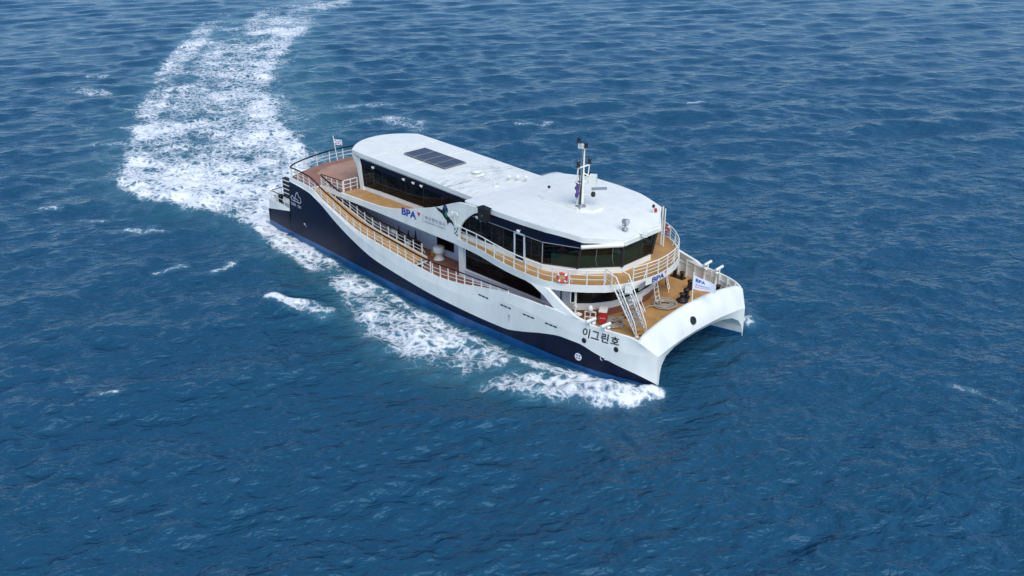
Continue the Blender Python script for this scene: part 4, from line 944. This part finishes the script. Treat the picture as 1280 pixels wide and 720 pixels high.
# company flag: flies aft-to-port, roughly across the view
def bowfn(u, v, o):
    L = 1.55; a = np.array([.62, .785]); s = u*L; wv = .16*math.sin(u*6.5+.5)*u
    return (a[0]*s+.785*wv+o*.785, a[1]*s-wv*.62-o*.62, (1-u)*v+u*(v*.62-.42)-.12*u*(1-u))
def bow_dec(mb, f): lettering(mb, 'BPA', f, .10, .55, .58, .85, 0, weight=.03)
def bow_dec2(mb, f):
    lettering(mb, '부산항만공사', f, .10, .78, .30, .46, 0); lettering(mb, 'BUSAN PORT AUTHORITY', f, .10, .78, .17, .25, 1)
flag_thing('company_flag', bowfn, 1.6, 1.0, 'white company flag with blue letters flying from the bow flagstaff', 'flag',
           [('letters', 'navytext', bow_dec), ('small_letters', ['navytext', 'redtext'], bow_dec2)], (19.95, -.08, 4.95))
def sternfn(u, v, o):
    a = np.array([.58, .81]); s = u*.74; wv = .09*math.sin(u*6)*u
    return (a[0]*s+.81*(wv+o), a[1]*s-.58*(wv+o), v*.5-.14*u)
def tg(mb, f):
    for k in range(2):
        pass
    disc(mb, f, .5, .5, .19, .27, 0, 24, math.pi*.1, math.pi*1.1); disc(mb, f, .5, .5, .19, .27, 1, 24, math.pi*1.1, math.pi*2.1)
def trig(mb, f):
    for cx_, cy_, an in ((.2,.8,.9),(.8,.8,-.9),(.2,.2,-.9),(.8,.2,.9)):
        for k in (-1, 0, 1):
            dx, dy = -math.sin(an)*k*.05, math.cos(an)*k*.07; c, s = math.cos(an+1.57)*0+math.cos(an)*.09, math.sin(an)*.12
            ribbon(mb, f, [(cx_+dx-c, cy_+dy-s), (cx_+dx+c, cy_+dy+s)], .035)
flag_thing('national_flag', sternfn, 1, .68, 'small white flag with red and blue disc flying from the stern flagstaff', 'flag',
           [('disc', ['redtext', 'navytext'], tg), ('bars', 'blacktext', trig)], (-20.16, -.2, 6.8))
def lifebuoy(loc, rz, label):
    root = empty('lifebuoy', loc); root.rotation_euler = (0, 0, rz); tag(root, label, 'lifebuoy', 'lifebuoys hung on the bridge railing')
    for nm, mt, rngs in (('ring', 'orange', [(0, 6.2832)]), ):
        mb = MB(); P = []
        for k in range(33):
            a = 2*math.pi*k/32; P.append([((.305+.09*math.cos(b))*math.cos(a), .09*math.sin(b), (.305+.09*math.cos(b))*math.sin(a)) for b in np.linspace(0, 6.2832, 11)])
        mb.grid(P); mb.build(nm, mt, root)
    mb = MB()
    for q in range(4):
        P = []
        for a in np.linspace(q*1.5708+.62, q*1.5708+.98, 6): P.append([((.305+.096*math.cos(b))*math.cos(a), .096*math.sin(b), (.305+.096*math.cos(b))*math.sin(a)) for b in np.linspace(0, 6.2832, 11)])
        mb.grid(P)
    mb.build('reflective_bands', 'flag', root)
    mb = MB()
    mb.tube([(.415*math.cos(a), .03*math.sin(4*a), .415*math.sin(a)) for a in np.linspace(0, 6.2832, 33)[:-1]], .012, n=4, closed=True); mb.build('grab_line', 'flag', root)
    return root
lifebuoy((13.72, -6.03, 5.66), R(33), 'orange lifebuoy on the starboard bridge railing, left of the stairway')
lifebuoy((13.3, 6.15, 5.70), R(-30), 'orange lifebuoy on the far bridge railing, right of the roof corner')
def coil(loc, r0, r1, turns, lay, label, seed, cat='rope', name='mooring_rope', tail=None, rad=.045, jit=.05):
    g = random.Random(seed); pts = []
    N = int(turns*18)
    for k in range(N):
        t = k/N; a = t*turns*6.2832; rr_ = r0+(r1-r0)*(.5+.5*math.sin(t*lay*6.2832+seed)); pts.append((loc[0]+rr_*1.0*math.cos(a)+g.uniform(-jit, jit), loc[1]+rr_*math.sin(a)+g.uniform(-jit, jit), loc[2]+rad+t*.16+g.uniform(0, .03)))
    if tail: pts += tail
    mb = MB(); mb.tube(pts, rad, n=5); o = mb.build(name, 'rope'); tag(o, label, cat)
    return o
coil((16.9, 1.35, 2.2), .35, .85, 9, 2.6, 'pale mooring rope coiled flat beside the ladder, its loose end trailing across the bow deck', 3, tail=[(16.3,.3,2.32),(16.35,-.6,2.28),(16.3,-1.6,2.26),(15.9,-2.6,2.26),(15.6,-3.3,2.27),(15.0,-4.0,2.27)])
coil((16.15, -3.6, 2.2), .2, .75, 7, 3.3, 'grey mooring rope piled in a loose heap beside the red hose box', 8, jit=.12)
coil((16.3, -1.75, 2.2), .2, .5, 6, 2.2, 'small pale rope coil lying behind the stairway', 5)
# signal flags on the mast halyard
sf = empty('signal_flag', (10.12, -.62, 8.9)); tag(sf, 'bunched purple signal flag hanging on the mast halyard', 'flag')
mb = MB(); P = []
for k in range(10):
    z = 1.3-k*.13; P.append([(.05*math.sin(k*1.3)+.12*math.cos(a)*(1+.4*math.sin(k*2.1)), .12*math.sin(a)*(1+.4*math.cos(k*1.7)), z) for a in np.linspace(0, 6.2832, 9)])
mb.grid(P); mb.build('cloth', 'purple', sf)
mb = MB(); mb.tube([(.02,.1,2.6),(.0,.02,1.3),(0,0,0)], .02, n=4); mb.build('halyard', 'black', sf)

# ------------------------------------------------------------------ person at the helm
def skin_obj(name, verts, edges, radii, mt, parent, rootv=0, sub=1):
    me = bpy.data.meshes.new(name); me.from_pydata(verts, edges, []); me.materials.append(M[mt])
    o = bpy.data.objects.new(name, me); COL.objects.link(o); o.parent = parent
    me.skin_vertices or None
    bm = bmesh.new(); bm.from_mesh(me); ly = bm.verts.layers.skin.verify(); bm.verts.ensure_lookup_table()
    for i, r_ in enumerate(radii): bm.verts[i][ly].radius = (r_, r_) if not hasattr(r_, '__len__') else r_; bm.verts[i][ly].use_root = (i == rootv)
    bm.to_mesh(me); bm.free()
    o.modifiers.new('Skin', 'SKIN').use_smooth_shade = True; s = o.modifiers.new('Sub', 'SUBSURF'); s.levels = sub; s.render_levels = sub
    return o
pr = empty('person', (11.75, -3.85, 5.13)); pr.rotation_euler = (0, 0, R(-25))
tag(pr, 'person in a red jacket standing behind the starboard bridge window', 'person')
V = [(0,0,.95),(0,0,1.2),(0,0,1.42),(0,0,1.55),(.02,0,1.66),(0,.1,.9),(.02,.11,.5),(0,.11,.08),(.14,.12,.04),(0,-.1,.9),(.02,-.11,.5),(0,-.11,.08),(.14,-.12,.04),
     (0,.2,1.40),(.06,.26,1.12),(.30,.22,1.08),(.38,.21,1.08),(0,-.2,1.40),(.06,-.26,1.12),(.30,-.22,1.08),(.38,-.21,1.08)]
Ed = [(0,1),(1,2),(2,3),(3,4),(0,5),(5,6),(6,7),(7,8),(0,9),(9,10),(10,11),(11,12),(2,13),(13,14),(14,15),(15,16),(2,17),(17,18),(18,19),(19,20)]
Rd = [.14,.13,.13,.055,.10,.085,.06,.045,.035,.085,.06,.045,.035,.055,.042,.032,.035,.055,.042,.032,.035]
for s, b0 in ((1, 16), (-1, 20)):     # fingers
    for k in range(5):
        i = len(V); y0 = V[b0][1]+(k-2)*.018; ln = (.05,.075,.085,.075,.06)[k]
        V += [(.40+ln*.5, y0, 1.08), (.40+ln, y0, 1.05)]; Ed += [(b0, i), (i, i+1)]; Rd += [.009, .008]
skin_obj('body', V, Ed, Rd, 'skin', pr)
skin_obj('jacket', [(0,0,.88),(0,0,1.2),(0,0,1.45),(0,.21,1.41),(.06,.27,1.12),(.27,.22,1.08),(0,-.21,1.41),(.06,-.27,1.12),(.27,-.22,1.08)], [(0,1),(1,2),(2,3),(3,4),(4,5),(2,6),(6,7),(7,8)], [.17,.16,.14,.08,.06,.05,.08,.06,.05], 'jacket', pr)
skin_obj('trousers', [(0,0,.95),(0,.1,.9),(.02,.11,.5),(0,.11,.1),(0,-.1,.9),(.02,-.11,.5),(0,-.11,.1)], [(0,1),(1,2),(2,3),(0,4),(4,5),(5,6)], [.15,.10,.075,.065,.10,.075,.065], 'trousers', pr)
mb = MB(); mb.lathe([(.112,0),(.118,.06),(.095,.12),(.05,.15),(0,.155)], (-.01,0,1.67), n=14); mb.build('hair', 'hair', pr)
